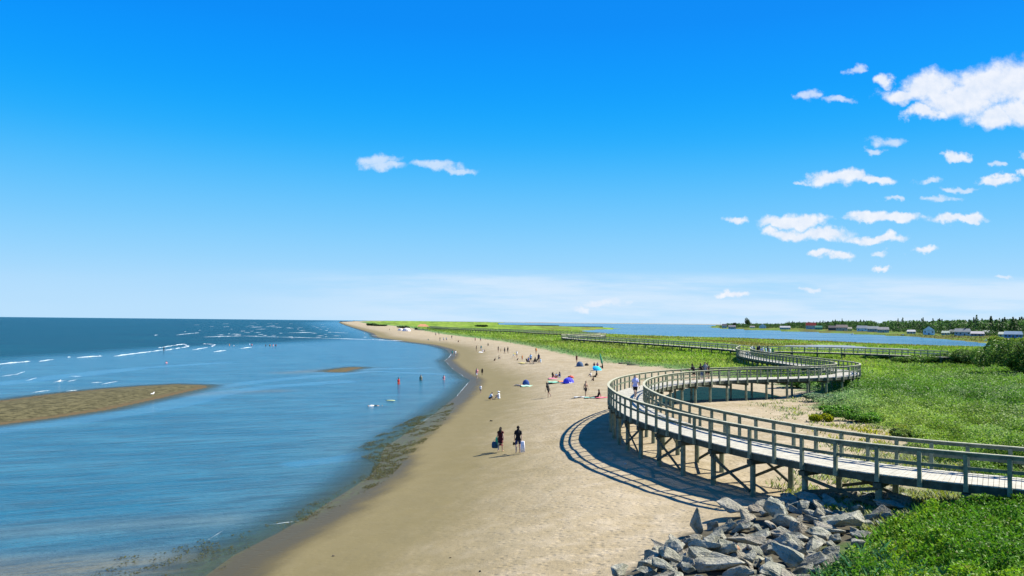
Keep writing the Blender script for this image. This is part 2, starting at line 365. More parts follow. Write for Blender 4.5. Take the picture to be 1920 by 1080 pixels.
bst = M.math('SUBTRACT', .62, M.math('MULTIPLY', damp, .52))
M_ground = M.done(M.bsdf(c, roughness, .12, M.bump(bh, bst, .15)))
# sea
def water(name, bay=False):
    M = Mat(name)
    dep = M.attr('shore')
    P1 = M.pos((.45, 2.1, 1), (0, 0, rad(24))); P2 = M.pos((1, 1, 1), (0, 0, rad(35)))
    P3 = M.pos((.16, .95, 1), (0, 0, rad(28))); w4 = M.noise(P3, 1.25, 5, .7); w1 = M.noise(P1, .72, 5, .65); w2 = M.noise(P2, 3.2, 3, .55); w3 = M.noise(M.pos((.35, 1.1, 1), (0, 0, rad(18))), .22, 4, .55)
    patch = M.noise(M.pos((.012, .05, 1), (0, 0, rad(8))), 1.0, 5, .6)
    calm = M.rng(M.math('ADD', M.attr('calm'), M.math('MULTIPLY', M.math('SUBTRACT', patch, .5), .9)), .35, .8)
    h = M.math('ADD', M.math('ADD', M.math('MULTIPLY', w1, .55), M.math('MULTIPLY', w2, .16)), M.math('ADD', M.math('MULTIPLY', w3, 1.3), M.math('MULTIPLY', w4, 1.1)))
    deepc = M.mix(M.rng(patch, .35, .65), (.0, .036, .070), (.0, .060, .095)) if not bay else M.mix(M.rng(patch, .35, .65), (.01, .11, .25), (.02, .16, .32))
    midc = M.mix(M.rng(w3, .35, .65), (.008, .098, .168), (.028, .140, .212))
    f1 = M.rng(dep, -70, -8); c = M.mix(M.attr('open'), midc, deepc) if not bay else deepc
    c = M.mix(M.math('MULTIPLY', M.rng(dep, -10, -.5), .35), c, (.07, .12, .12))
    c = M.mix(M.math('MULTIPLY', M.attr('shoal'), .8), c, (.15, .125, .07))
    bs = M.math('MULTIPLY', M.math('SUBTRACT', 1.0, M.math('MULTIPLY', calm, .85)), .75)
    nrm = M.bump(h, bs, .48)
    ripple_shade = M.math('ADD', M.math('MULTIPLY', M.rng(w4, .46, .58), .42), M.math('MULTIPLY', M.rng(w1, .46, .60), .25))
    c = M.mix(ripple_shade, c, (.02, .055, .085))  # dark side of the ripples painted into the water colour
    lw = M.n('ShaderNodeLayerWeight'); lw.inputs[0].default_value = .5
    g = M.bsdf(c, M.math('ADD', .20, M.math('MULTIPLY', M.attr('open'), .10)), .5, nrm, IOR=M.math('ADD', M.math('SUBTRACT', 1.20, M.math('MULTIPLY', M.attr('open'), .15)), M.math('MULTIPLY', calm, .12)))
    tp = M.n('ShaderNodeBsdfTransparent'); tp.inputs[0].default_value = (.80, .92, .9, 1)
    mx = M.n('ShaderNodeMixShader'); M.put(mx.inputs[0], M.rng(dep, -3.2, 0.0, 1.0, .2)); M.l(tp.outputs[0], mx.inputs[1]); M.l(g, mx.inputs[2])
    return M.done(mx.outputs[0])
M_sea = water('sea_water')
M = Mat('bay_water'); w = M.noise(M.pos((.006, .035, 1)), 1.0, 6, .7); w2 = M.noise(M.pos((.4, 1.2, 1)), 1.0, 4)
M_bay = M.done(M.bsdf(M.mix(M.rng(w, .38, .62), (.0, .06, .13), (.05, .17, .27)), .16, .5, M.bump(M.math('ADD', w2, w), .5, .25), IOR=1.035))
M = Mat('pool_water'); w2 = M.noise(M.pos((.4, 1.2, 1)), 2.0, 4)
M_pool = M.done(M.bsdf(M.mix(M.rng(w2, .4, .65), (.003, .018, .020), (.006, .032, .032)), .2, .12, M.bump(w2, .4, .05), IOR=1.012))
M = Mat('pond_water'); w2 = M.noise(M.pos((.10, .35, 1)), 1.5, 5)
M_pond = M.done(M.bsdf(M.mix(M.rng(w2, .42, .6), (.20, .175, .15), (.22, .29, .38)), .3, .5, M.bump(w2, .2, .05), IOR=1.06))
M = Mat('foam'); M_foam = M.done(M.bsdf(M.mix(M.rng(M.noise(M.pos(), 3, 4), .35, .6), (.22, .32, .38), (.56, .60, .62)), .6, .3))

ROCKS = [up(px, py, 2.1) for px, py in [(930,1125),(1000,1090),(1085,1062),(1140,1046),(1205,1025),(1280,978),(1345,975),(1400,948),(1480,918),(1560,908),(1620,920),(1690,928),(1720,955),(1690,975),(1660,1010),(1610,1040),(1560,1072),(1530,1120),(1500,1250),(1150,1250)]]
# ------------------------------------------------------------------ ground and water sheets
def polar():
    az = np.concatenate([np.linspace(-75, -36.5, 60)[:-1], np.linspace(-36.5, 36.5, 1000), np.linspace(36.5, 75, 60)[1:]])
    inv = np.linspace(1/13.5, 1/6000, 600); D = np.concatenate([np.linspace(2, 13.5, 30)[:-1], 1/inv, [9000, 14000, 22000, 30000]])
    A, R = np.meshgrid(np.radians(az), D); return R*np.sin(A), R*np.cos(A)
GX, GY = polar(); nr, nc = GX.shape
idx = np.arange(nr*nc).reshape(nr, nc)
QF = np.stack([idx[:-1, :-1], idx[:-1, 1:], idx[1:, 1:], idx[1:, :-1]], -1).reshape(-1, 4)[:, ::-1]
X = GX.ravel(); Y = GY.ravel(); DD = np.hypot(X, Y)
Z, S_, V_, B_, BB_ = ground(X, Y)
WEED1 = [up(*p) for p in [(668,848),(700,824),(741,803),(785,782),(815,768),(845,756),(850,768),(822,800),(785,835),(745,872),(715,905),(690,915),(705,885),(712,868),(690,858)]]
WEED2 = [up(*p) for p in [(545,980),(590,945),(640,925),(690,890),(700,905),(660,935),(600,965),(560,985)]]
WEED3 = [up(*p) for p in [(170,1085),(215,1050),(300,1040),(370,1015),(430,990),(500,978),(540,980),(490,1010),(440,1040),(380,1085),(300,1120)]]
weedsd = np.maximum(np.maximum(sdf(X, Y, WEED1), sdf(X, Y, WEED2)), sdf(X, Y, WEED3))
def lerp3(a, b, t): t = np.asarray(t)[..., None]; return np.asarray(a)*(1-t)+np.asarray(b)*t
def vegcol(x, y, v):
    """real colour of the vegetation at a place"""
    D = np.hypot(x, y)
    n1 = fbm(x/25, y/25, 31); n2 = fbm(x/7, y/7, 33); n3 = fbm(x/2, y/2, 35)
    yel = lerp3((.185, .315, .02), (.28, .40, .05), sst(.35, .65, n1))
    dark = lerp3((.085, .21, .014), (.155, .29, .03), sst(.35, .65, n1))
    right = sst(24, 40, x)*sst(125, 85, y)
    right = np.maximum(right, sst(55, 30, y)); right = np.maximum(right, sst(0, 12, x-.42*y)*.75*sst(260, 180, y))
    c = lerp3(yel, dark, 0); c = c*(1-right[..., None])+dark*right[..., None]
    c = c*(0.58+.80*n2)[..., None]
    blue = sst(5+.01*D, 1, v)*sst(55, 75, y)                       # beach grass on the fore dune is bluer
    c = lerp3(c, (.17, .30, .13), blue*.75)
    b = sst(.49, .62, fbm(x/30, y/70, 51))*sst(170, 260, y)*sst(-20, 60, x)    # rust coloured marsh plants
    c = c*(1-b[..., None]*.8)+np.array((.17, .14, .025))*(b[..., None]*.8)
    pale = sst(.62, .72, fbm(x/4, y/4, 77))*right*.55
    c = lerp3(c, (.17, .24, .10), pale)
    c = c*(1-.35*sst(480, 800, D)*sst(150, 350, x))[..., None]
    yl = sst(.68, .78, n3*.6+.4*n2)*.4; c = lerp3(c, (.20, .25, .015), yl)
    return np.clip(c, 0, 1)
gcol = vegcol(X, Y, V_)*.72
gm = np_mesh('ground', np.stack([X, Y, Z], 1), QF, {'shore': S_, 'veg': np.where(B_ > -2, 3, V_), 'weed': sst(-.6, .6, weedsd), 'bar': np.clip(BB_, -20, 20), 'stony': sst(-.25, .5, sdf(X, Y, ROCKS))}, {'gcol': gcol}, smooth=True)
tag(link('ground', gm, M_ground), kind='structure')
OPEN = [up(*p) for p in [(-600,745),(-300,712),(0,682),(120,672),(240,664),(350,655),(470,649),(560,645),(640,641),(720,634),(694,625),(640,606)]]+[(-2500, 14000), (-30000, 14000), (-30000, 60)]
osd = sdf(X, Y, OPEN)
def pl(pts): return segdist(X, Y, [up(*p) for p in pts], False)
calm = np.zeros_like(X)
for pts, w in (([(-100,817),(0,804),(150,787),(300,765),(420,736),(520,724),(640,716)], 3.2), ([(400,728),(480,716),(560,708),(625,703)], 2.5),
               ([(625,702),(700,696),(770,699),(840,702)], 2.2), ([(600,699),(690,692),(800,690)], 2.0), ([(690,850),(640,860),(560,870)], 1.6), ([(0,720),(120,706),(260,690),(420,680)], 3.5)):
    calm = np.maximum(calm, np.exp(-(pl(pts)/w)**2))
shoal = np.exp(-(pl([(-100,1075),(60,1070),(200,1065),(330,1060)])/2.2)**2)*.9
shoal = np.maximum(shoal, .75*np.exp(-(pl([(-200,1110),(0,1100),(150,1095)])/2.0)**2)); shoal = np.maximum(shoal, .55*np.exp(-(pl([(350,741),(440,735),(520,733)])/2.0)**2)); shoal = np.maximum(shoal, .6*np.exp(-(pl([(540,699),(600,695)])/3)**2))
shoal = np.maximum(shoal, .35*np.exp(-(pl([(0,1000),(200,985),(420,975)])/1.5)**2))
wm_ = (X < 0.08*Y) & (S_ < 60); keepv = (S_ < 6) & (X < 400)
sm = QF[keepv[QF].all(1) | False]
sea = np_mesh('sea', np.stack([X, Y, np.zeros_like(X)], 1), sm, {'shore': np.minimum(S_, np.where(BB_ > -8, BB_, -999)*1.0+0) if False else np.maximum(S_, np.where(BB_ > -6, BB_, -999)), 'open': sst(-6, 10+.06*DD, osd), 'calm': calm, 'shoal': shoal}, smooth=True)
tag(link('sea', sea, M_sea), kind='structure')
kb = B_ > -12
bm_ = QF[kb[QF].all(1)]
bay = np_mesh('bay_water', np.stack([X, Y, np.full_like(X, .01)], 1), bm_, smooth=True); tag(link('bay_water', bay, M_bay), kind='structure')
def flat_poly(name, P, z, mat):
    me = bpy.data.meshes.new(name); me.from_pydata([(a, b, z) for a, b in P], [], [tuple(range(len(P)))]); me.update(); return tag(link(name, me, mat), kind='structure')
def grow(P, d):
    c = np.mean(np.array(P), 0); return [tuple(np.array(p)+(np.array(p)-c)/np.linalg.norm(np.array(p)-c)*d) for p in P]
flat_poly('marsh_pond', grow(POND, 2), .90, M_pond)
flat_poly('tidal_pool', grow(POOL, .8), 1.44, M_pool)

# surf: low foaming ridges
def foam_strip(M_, pts, w, gap, h=.20, seed=0):
    P = [Vector((*up(*p), 0)) for p in pts]; r = random.Random(seed)
    for a, b in zip(P[:-1], P[1:]):
        Ln = (b-a).length; t = 0; d = (b-a).normalized(); nrm = Vector((-d.y, d.x, 0))
        while t < Ln:
            ln = min(r.uniform(3, 11)*(1+a.length/160)*(.35 if seed >= 100 else 1), Ln-t+1)
            if r.random() > gap:
                k = 6; ww = w*.62*r.uniform(.35, 1.15)
                ring = []
                for i in range(k+1):
                    f = i/k; p = a+d*(t+ln*f)+nrm*r.uniform(-.25, .25)*w; q = math.sin(math.pi*min(max(f, .06), .94))*r.uniform(.6, 1.1)
                    ring.append([p-nrm*ww*q*.6+Vector((0, 0, .01)), p+Vector((0, 0, h*q)), p+nrm*ww*q*r.uniform(.2, .7)+Vector((0, 0, .01))])
                vs = [v for x in ring for v in x]; fs = []
                for i in range(k):
                    for j in range(2): fs.append((i*3+j, i*3+j+1, (i+1)*3+j+1, (i+1)*3+j))
                M_.add(vs, fs)
            t += ln*r.uniform(.75, 1.02)
fm = MB()
for i, (pts, w, g) in enumerate([([(-200,702),(0,683),(52,678)],1.0,.05), ([(72,678),(130,670)],.9,.1), ([(142,671),(186,668)],.8,.15), ([(214,668),(270,661),(308,656)],1.3,.0), ([(310,657),(352,650),(345,645),(300,652)],1.4,.0),
        ([(362,656),(398,650),(402,646),(385,645)],1.2,.05), ([(380,632),(450,630),(520,632),(600,634),(700,637),(760,640)],1.5,.08), ([(395,628),(450,627)],1.2,.4), ([(400,660),(480,650),(560,648)],.8,.55),
        ([(470,614),(505,612),(540,615),(585,617)],3.5,.3), ([(440,618),(500,617),(560,617)],3,.5), ([(540,624),(620,623),(690,626)],2,.45), ([(0,706),(30,702),(45,697)],.4,.2), ([(48,714),(66,709)],.35,.1), ([(100,717),(118,714)],.3,.1),
        ([(124,728),(160,722)],.25,.3), ([(60,736),(85,733)],.25,.3), ([(188,721),(215,716)],.25,.5), ([(288,629),(303,627)],2,.2), ([(330,628),(372,624)],2,.2), ([(695,629),(740,633)],1,.3)]):
    foam_strip(fm, pts, w, g, .2 if w > .5 else .06, seed=i)
r = random.Random(5)
for _ in range(60):
    px = r.gauss(500, 80); py = r.uniform(606, 634)
    if px > 640+ (py-606)*2.2 or px < 330: continue
    foam_strip(fm, [(px, py), (px+r.uniform(2, 12), py+r.uniform(-.5, .5))], .6+200/(py-598)*.07, .0, .16, seed=_+100)
for _ in range(4):
    px = r.uniform(0, 210); py = 683+ (210-px)*.03+r.uniform(4, 50)
    foam_strip(fm, [(px, py), (px+r.uniform(4, 14), py-r.uniform(0, 2.5))], .2, .0, .06, seed=_+300)
tag(fm.build('surf_foam', M_foam, smooth=True), kind='stuff')
# thin swash line along the beach
fs_ = MB()
foam_strip(fs_, [(716,852),(748,822),(778,800),(812,778),(857,742),(882,713)], .10, .55, .02, 7)
foam_strip(fs_, [(870,706),(848,691),(834,676),(841,671),(846,664),(838,655),(807,646.5),(757,640.5)], .35, .4, .05, 8)
foam_strip(fs_, [(388,1014),(404,1004)], .04, .1, .02, 9); foam_strip(fs_, [(506,984),(518,982.5)], .06, .0, .03, 10)
tag(fs_.build('swash_foam', M_foam, smooth=True), kind='stuff')

# ------------------------------------------------------------------ boardwalks
def spline(pts, ds=.25):
    P = np.array(pts, float); out = []
    for i in range(len(P)-1):
        p0 = P[max(i-1, 0)]; p1 = P[i]; p2 = P[i+1]; p3 = P[min(i+2, len(P)-1)]
        n = max(2, int(np.linalg.norm(p2-p1)/.1))
        for k in range(n):
            t = k/n; out.append(.5*((2*p1)+(-p0+p2)*t+(2*p0-5*p1+4*p2-p3)*t*t+(-p0+3*p1-3*p2+p3)*t**3))
    out.append(P[-1]); out = np.array(out); d = np.r_[0, np.cumsum(np.linalg.norm(np.diff(out, axis=0), axis=1))]
    s = np.arange(0, d[-1], ds); return np.stack([np.interp(s, d, out[:, 0]), np.interp(s, d, out[:, 1])], 1), s
def frame(P):
    T = np.gradient(P, axis=0); T /= np.linalg.norm(T, axis=1)[:, None]; return T, np.stack([-T[:, 1], T[:, 0]], 1)
def ribbon(M_, P, Nn, off, w, z0, z1):
    """square section strip following the plan curve"""
    vs = []; n = len(P)
    for i in range(n):
        for o, z in ((off-w/2, z0), (off+w/2, z0), (off+w/2, z1), (off-w/2, z1)): vs.append((P[i, 0]+Nn[i, 0]*o, P[i, 1]+Nn[i, 1]*o, z))
    fs = []
    for i in range(n-1):
        for k in range(4): fs.append((i*4+k, i*4+(k+1) % 4, i*4+4+(k+1) % 4, i*4+4+k))
    fs += [(0, 1, 2, 3), tuple(4*(n-1)+k for k in (3, 2, 1, 0))]
    M_.add(vs, fs)
def walk(name, label, pts, dz, width, post_sp, pile_sp, plank, mdeck, mpost, mrail, mbeam, brace=True):
    P, s = spline(pts, plank); T, Nn = frame(P); hw = width/2
    O = tuple(float(v) for v in (*P[len(P)//3], 0)); root = tag(empty(name, (O[0], O[1], 0)), label, 'boardwalk')
    def put(mb, nm, mat, **k):
        mb.v = [(a-O[0], b-O[1], c) for a, b, c in mb.v]; return tag(mb.build(nm, mat, root), **k)
    m = MB(); rr = random.Random(3)
    for i in range(len(P)-1):
        c = (P[i]+P[i+1])/2; a = math.atan2(T[i, 1], T[i, 0]); l = np.linalg.norm(P[i+1]-P[i])
        j = rr.uniform(-.004, .004)
        # a plank is a wedge on a bend, so its two long edges follow the radial lines
        g = .04; vs = []
        for z in (dz-.045, dz+j):
            for q, o in ((i, -hw), (i+1, -hw), (i+1, hw), (i, hw)):
                sgn = g*plank*(1 if q == i else -1); b = P[q]+T[q]*sgn+Nn[q]*(o+rr.uniform(-.01, .01)); vs.append((b[0], b[1], z))
        m.add(vs, [(0, 3, 2, 1), (4, 5, 6, 7), (0, 1, 5, 4), (1, 2, 6, 5), (2, 3, 7, 6), (3, 0, 4, 7)])
    put(m, 'deck', mdeck)
    Pc = P[::max(1, int(.5/plank))]; Tc, Nc = frame(Pc)
    for o in (-hw+.06, hw-.06, 0):
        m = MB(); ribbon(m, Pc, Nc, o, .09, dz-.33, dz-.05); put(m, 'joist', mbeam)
    posts = []; rails = {}
    for sd_ in (-1, 1):
        step = max(1, round(post_sp/plank)); ids = list(range(0, len(P), step)); pp = [P[i]+Nn[i]*sd_*(hw+.06) for i in ids]
        top = MB(); mid = MB(); cap = MB()
        for a, b in zip(pp[:-1], pp[1:]):
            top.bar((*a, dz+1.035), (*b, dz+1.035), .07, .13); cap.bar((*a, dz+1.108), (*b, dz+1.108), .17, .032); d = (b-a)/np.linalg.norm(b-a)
            mid.bar((*(a+d*.05), dz+.55), (*(b-d*.05), dz+.55), .05, .12)
        put(top, 'top_rail', mrail); put(cap, 'sunlit_rail_top', M_rail_sun); put(mid, 'mid_rail', mrail)  # pale strip over the dark rail paints its sunlit top
        for i, p in zip(ids, pp): posts.append((float(np.hypot(*p)), p, math.atan2(T[i, 1], T[i, 0]), sd_))
    posts.sort(key=lambda q: q[0])
    def post_into(m, p, a):
        m.box((*p, dz+.37), (.14, .11, 1.32), a); m.box((*p, dz-.16), (.16, .125, .26), a)
    for q in posts[:100]:
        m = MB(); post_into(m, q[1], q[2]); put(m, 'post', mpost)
    if len(posts) > 100:
        m = MB()
        for q in posts[100:]: post_into(m, q[1], q[2])
        put(m, 'post', mpost, kind='stuff')
    step = max(1, round(pile_sp/plank)); ids = list(range(step//2, len(P), step))
    pil = []; caps = []; brs = []
    for n_, i in enumerate(ids):
        a = math.atan2(T[i, 1], T[i, 0]); ends = []
        for sd_ in (-1, 1):
            p = P[i]+Nn[i]*sd_*(hw-.12); g = min(gz(*p), dz-.6); g = max(g, 0) ; ends.append((p, g)); pil.append((float(np.hypot(*p)), p, g, a))
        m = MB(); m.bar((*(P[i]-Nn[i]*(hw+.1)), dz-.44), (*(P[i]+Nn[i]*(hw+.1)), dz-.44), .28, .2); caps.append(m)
        if brace and n_+1 < len(ids):
            for sd_ in (-1, 1):
                if (n_ % 2 == 0):
                    p = ends[0 if sd_ < 0 else 1][0]+Nn[i]*sd_*.12; q = P[ids[n_+1]]+Nn[ids[n_+1]]*sd_*(hw); g = ends[0][1]
                    if dz-g > .95 and np.hypot(*P[i]) < 50:
                        lo = max(g+.15, dz-1.75)
                        m = MB(); m.bar((*p, dz-.56), (*q, lo), .05, .13); brs.append(m)
                        m = MB(); m.bar((*(p+Nn[i]*sd_*.055), lo), (*(q+Nn[i]*sd_*.055), dz-.56), .05, .13); brs.append(m)
    pil.sort(key=lambda q: q[0])
    for q in pil[:100]:
        m = MB(); m.tube([(*q[1], q[2]-.4), (*q[1], dz-.34)], [.13, .125], 10); o = put(m, 'pile', mpost)
    if len(pil) > 100:
        m = MB()
        for q in pil[100:]: m.tube([(*q[1], q[2]-.4), (*q[1], dz-.34)], [.13, .125], 6)
        put(m, 'pile', mpost, kind='stuff')
    for m in caps[:100]: put(m, 'cap_beam', mbeam)
    for m in brs[:100]: put(m, 'brace', mbeam)
    return root
DECK = 3.6
MAINW = [(34,18.6),(26,23.8),(22,26.4),(18.2,28.9),(16.0,30.3),(14.0,32.0),(12.5,34.2),(11.3,36.6),(10.3,39.3),(9.4,42.3),(8.6,46),(8.15,50),(8.1,54),(8.3,57.6),(8.9,61.2),(9.9,65),(11.3,68.5),(13.2,72.1),(15.8,75.7),(19,78.9),(22.5,81.2),(27,83.3),(31.5,85.3),(35.3,87.8),(38.3,91.3),(40.0,95),(40.7,99.5),(40.6,105),(40.3,112),(40.1,120),(40.3,130),(41.3,140),(43.6,150),(46.5,159),(49.5,168)]
walk('boardwalk', 'long S-shaped raised timber boardwalk winding on piles from the rocks over the beach', MAINW, DECK, 2.45, 1.36, 2.72, .17, M_deck, M_post, M_rail_shade, M_beam)
walk('boardwalk', 'distant low boardwalk running away across the grass to a looping platform',
     [(49.6,169.4),(49.6,178),(48.0,188),(43,209),(33.5,242),(26,262),(22,280),(19.8,295),(21.5,309),(27,321),(34,332),(39.5,347),(41,364),(36.5,380),(28,392),(20,405),(14,425),(6,465),(-6,500),(-20,530),(-45,600),(-75,720)], DECK-.12, 2.3, 2.7, 5.4, .6, M_far, M_rail_shade, M_far, M_beam, False)
walk('boardwalk', 'straight side boardwalk crossing the marsh in front of the grey pond, ending behind bushes',
     [(51.2,167.6),(55,167.6),(63,165.5),(69.6,161),(78,149.5),(80,146)], DECK-.06, 2.0, 2.4, 4.8, .5, M_far, M_rail_shade, M_far, M_beam, False)

# ------------------------------------------------------------------ vegetation
def scatter_pts(n, az0, az1, d0, d1, power=1.0):
    """points whose density on the ground falls with distance"""
    a = np.radians(rng.uniform(az0, az1, n)); u = rng.uniform(0, 1, n)
    D = 1/(1/d0+(1/d1-1/d0)*u) if power == 1.0 else d0*(d1/d0)**u
    return D*np.sin(a), D*np.cos(a), D
def blades(name, x, y, z, h, w, lean, col, mat, label_kind='stuff'):
    """one bent two-segment blade per point"""
    n = len(x); a = rng.uniform(0, 2*math.pi, n); la = rng.uniform(0, 2*math.pi, n)
    cx, cy = np.cos(a)*w/2, np.sin(a)*w/2; lx, ly = np.cos(la)*lean*h, np.sin(la)*lean*h
    V = np.empty((n, 4, 3)); V[:, 0] = np.stack([x-cx, y-cy, z-.03], 1); V[:, 1] = np.stack([x+cx, y+cy, z-.03], 1)
    V[:, 2] = np.stack([x+cx*.7+lx*.4, y+cy*.7+ly*.4, z+h*.62], 1); V[:, 3] = np.stack([x+lx, y+ly, z+h], 1)
    Fq = (np.arange(n)*4)[:, None]+np.array([0, 1, 2, 3])
    C = np.repeat(col[:, None, :], 4, 1); C[:, :2] *= .85
    me = np_mesh(name, V.reshape(-1, 3), Fq, cols={'tint': C.reshape(-1, 3)})
    return tag(link(name, me, mat), kind=label_kind)
def leaves_mesh(name, x, y, z, size, col, flat=.5):
    n = len(x); nx = rng.normal(size=(n, 3)); nx[:, 2] = np.abs(nx[:, 2])+flat; nx /= np.linalg.norm(nx, axis=1)[:, None]
    t = np.cross(nx, rng.normal(size=(n, 3))); t /= np.linalg.norm(t, axis=1)[:, None]; b = np.cross(nx, t)
    c = np.stack([x, y, z], 1); s = size[:, None]
    V = np.stack([c-t*s*.5, c+b*s*.27+nx*s*.06, c+t*s*.5-nx*s*.05, c-b*s*.27+nx*s*.06], 1)
    Fq = (np.arange(n)*4)[:, None]+np.array([0, 1, 2, 3])
    C = np.repeat(col[:, None, :], 4, 1)
    return np_mesh(name, V.reshape(-1, 3), Fq, cols={'tint': C.reshape(-1, 3)})
def jit(col, a=.25, hue=.12):
    n = len(col); k = 1+rng.uniform(-a, a, n)[:, None]; h = 1+rng.uniform(-hue, hue, (n, 3)); return np.clip(col*k*h, 0, 1)
# meadow of the dunes and the marsh
x, y, D = scatter_pts(1100000, -20, 37.5, 26, 900)
z, s, v, b, bb = ground(x, y)
dens = np.where((x > 24) | (y > 62), 1, .6)
edge = v+(fbm(x/2.2, y/2.2, 61)-.5)*8+(fbm(x/.7, y/.7, 62)-.5)*2
pd = sdf(x, y, POND); pl_ = sdf(x, y, POOL)
ok = (edge > 0) & (b < -3) & (pd < -.5) & (pl_ < .3) & (rng.uniform(size=len(x)) < dens*sst(0, 3, edge)*.85+.15)
nearshrub = (y < 34)
ok &= ~nearshrub
x, y, z, v, D = x[ok], y[ok], z[ok], v[ok], D[ok]
tall = .5+.8*fbm(x/6, y/6, 71)
marsh = sst(260, 420, y)
h = (.24+.0014*D)*tall*rng.uniform(.6, 1.2, len(x))*(1-.45*marsh)*(.55+.45*sst(0, 6, v)); h = np.minimum(h, 1.7); w = .016+.0010*D
h *= np.where((x > 24) & (y < 125), .62, 1)
c = vegcol(x, y, v); c = jit(c, .13, .07)
dead = rng.uniform(size=len(x)) < .06; c[dead] = np.array((.30, .27, .11))*rng.uniform(.7, 1.1, (dead.sum(), 1))
blades('dune_grass', x, y, z, h, w, .9, c, M_grass)
# leafy ground cover of the dune slope on the right
x, y, D = scatter_pts(560000, 10, 38, 30, 130)
z, s, v, b, bb = ground(x, y)
f = fbm(x/3.2, y/3.2, 81); f2 = fbm(x/1.1, y/1.1, 83)
edge = v+(fbm(x/2.2, y/2.2, 61)-.5)*7
ok = (edge > .3) & (x > 20) & (y < 118) & (y > 33.5) & (rng.uniform(size=len(x)) < sst(.28, .52, f)*1.0+.05) & (sdf(x, y, POOL) < -.3)
x, y, z, v, D, f, f2 = [q[ok] for q in (x, y, z, v, D, f, f2)]
hh = (.15+1.1*sst(.35, .75, f)+.35*f2)*rng.uniform(.55, 1.0, len(x))
c = vegcol(x, y, v)*(.62+.75*f2)[:, None]
c = jit(c, .2, .08)
me = leaves_mesh('ground_cover', x, y, z+hh, (.055+.0013*D)*rng.uniform(.7, 1.3, len(x)), c, .8)
tag(link('ground_cover', me, M_leaf), kind='stuff')
# pale sparse tufts on the sand below and behind the boardwalk
x, y, D = scatter_pts(110000, 8, 34, 27, 95)
z, s, v, b, bb = ground(x, y)
f = fbm(x/1.3, y/1.3, 91)
inn_ = (v < 2) & (v > -7.5) & (x > 12) & (sdf(x, y, POOL) < -1)
und = inn_ & (rng.uniform(size=len(x)) < np.where(y < 46, 1.0*sst(.34, .5, f), 1.3*sst(.46, .62, f))*sst(-7.5, -1.5, v))
x, y, z, D, f = [q[und] for q in (x, y, z, D, f)]
base = lerp3((.30, .34, .16), (.27, .33, .03), (rng.uniform(size=len(x)) < .25)*1.0)
yl = (sst(61, 56, y)*sst(49, 52, y)); base = lerp3(base, (.36, .36, .01), yl*.85)
blades('beach_tufts', x, y, z, rng.uniform(.06, .26, len(x)), .05+.0006*D, .8, jit(base, .2, .08), M_grass)
# lush low shrubs at the foot of the viewpoint
SHRUB = [up(px, py, 2.5) for px, py in [(1480,1090),(1545,1045),(1600,1016),(1632,985),(1700,964),(1760,957),(1860,953),(1960,950),(2100,960),(2400,1100),(2600,1700),(1700,1900),(1500,1300),(1430,1150)]]
n = 330000; a = np.radians(rng.uniform(8, 50, n)); D = np.sqrt(rng.uniform(10**2, 33**2, n)); x, y = D*np.sin(a), D*np.cos(a)
sdv = sdf(x, y, SHRUB)+(fbm(x/.8, y/.8, 95)-.5)*1.1
z = ground(x, y)[0]; f = fbm(x/1.6, y/1.6, 97); f2 = fbm(x/.45, y/.45, 99)
ok = (sdv > 0) & (rng.uniform(size=n) < .25+.9*sst(.3, .6, f2*.6+f*.4))
x, y, z, f, f2, sdv, D = [q[ok] for q in (x, y, z, f, f2, sdv, D)]
top = (.14+.60*f+.38*sst(.35, .7, f2))*sst(-.2, 1.6, sdv); hh = top*(1-rng.uniform(0, 1, len(x))**2.0*.75)
c = lerp3((.085, .22, .008), (.19, .34, .012), sst(.3, .7, fbm(x/2.3, y/2.3, 101)))
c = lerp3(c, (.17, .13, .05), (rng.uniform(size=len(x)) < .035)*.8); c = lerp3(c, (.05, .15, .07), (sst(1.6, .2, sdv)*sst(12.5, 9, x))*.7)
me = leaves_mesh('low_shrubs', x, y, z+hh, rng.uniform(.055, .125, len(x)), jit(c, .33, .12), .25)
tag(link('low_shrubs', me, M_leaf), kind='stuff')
n = 9000; i = rng.integers(0, len(x), n)
g = lerp3((.10, .24, .02), (.06, .17, .07), (x[i] < 11)*1.0)
blades('tall_grass', x[i], y[i], z[i]+top[i]*.4, rng.uniform(.25, .6, n)*(.5+top[i]*.5), np.full(n, .028), .7, jit(g, .3, .1), M_grass)

def bush(label, px, py, rx, ry, h, col, n=5000, dark=.0, group=None, loc=None):
    p = at(px, py) if loc is None else Vector(loc); D = p.length
    root = tag(empty('bush', p, 0), label, 'bush', group)
    r = random.Random(int(px*7+py)); k = 7+int(rx*2)
    lob = [(r.uniform(-.75, .75)*rx, r.uniform(-.75, .75)*ry, r.uniform(.35, .75)*h, r.uniform(.35, .6)) for _ in range(k)]
    li = rng.integers(0, k, n); L4 = np.array(lob)[li]; d = rng.normal(size=(n, 3)); d /= np.linalg.norm(d, axis=1)[:, None]
    rr_ = rng.uniform(.62, 1.05, n)**.5
    x = L4[:, 0]+d[:, 0]*rr_*L4[:, 3]*rx*.8; y = L4[:, 1]+d[:, 1]*rr_*L4[:, 3]*ry*.8; z = np.maximum(L4[:, 2]+d[:, 2]*rr_*L4[:, 3]*h*.7, .02)
    sz = (.09+.0016*D)*rng.uniform(.7, 1.3, n)
    c = np.array(col)[None]*np.ones((n, 1)); c = c*(.6+.8*vnoise(x*1.3+px, y*1.3+z, 5))[:, None]
    link('foliage', leaves_mesh('foliage', x, y, z, sz, jit(c, .3, .1), .1), M_leaf, root)
    m = MB()
    for q in lob[:5]: m.tube([(0, 0, -.2), (q[0]*.5, q[1]*.5, q[2]*.5), (q[0], q[1], q[2])], [.05, .035, .015], 5)
    m.build('stem', M_bark, root); return root
M_bark = plain('bark', (.13, .10, .07), .9, .1, .3, 20)
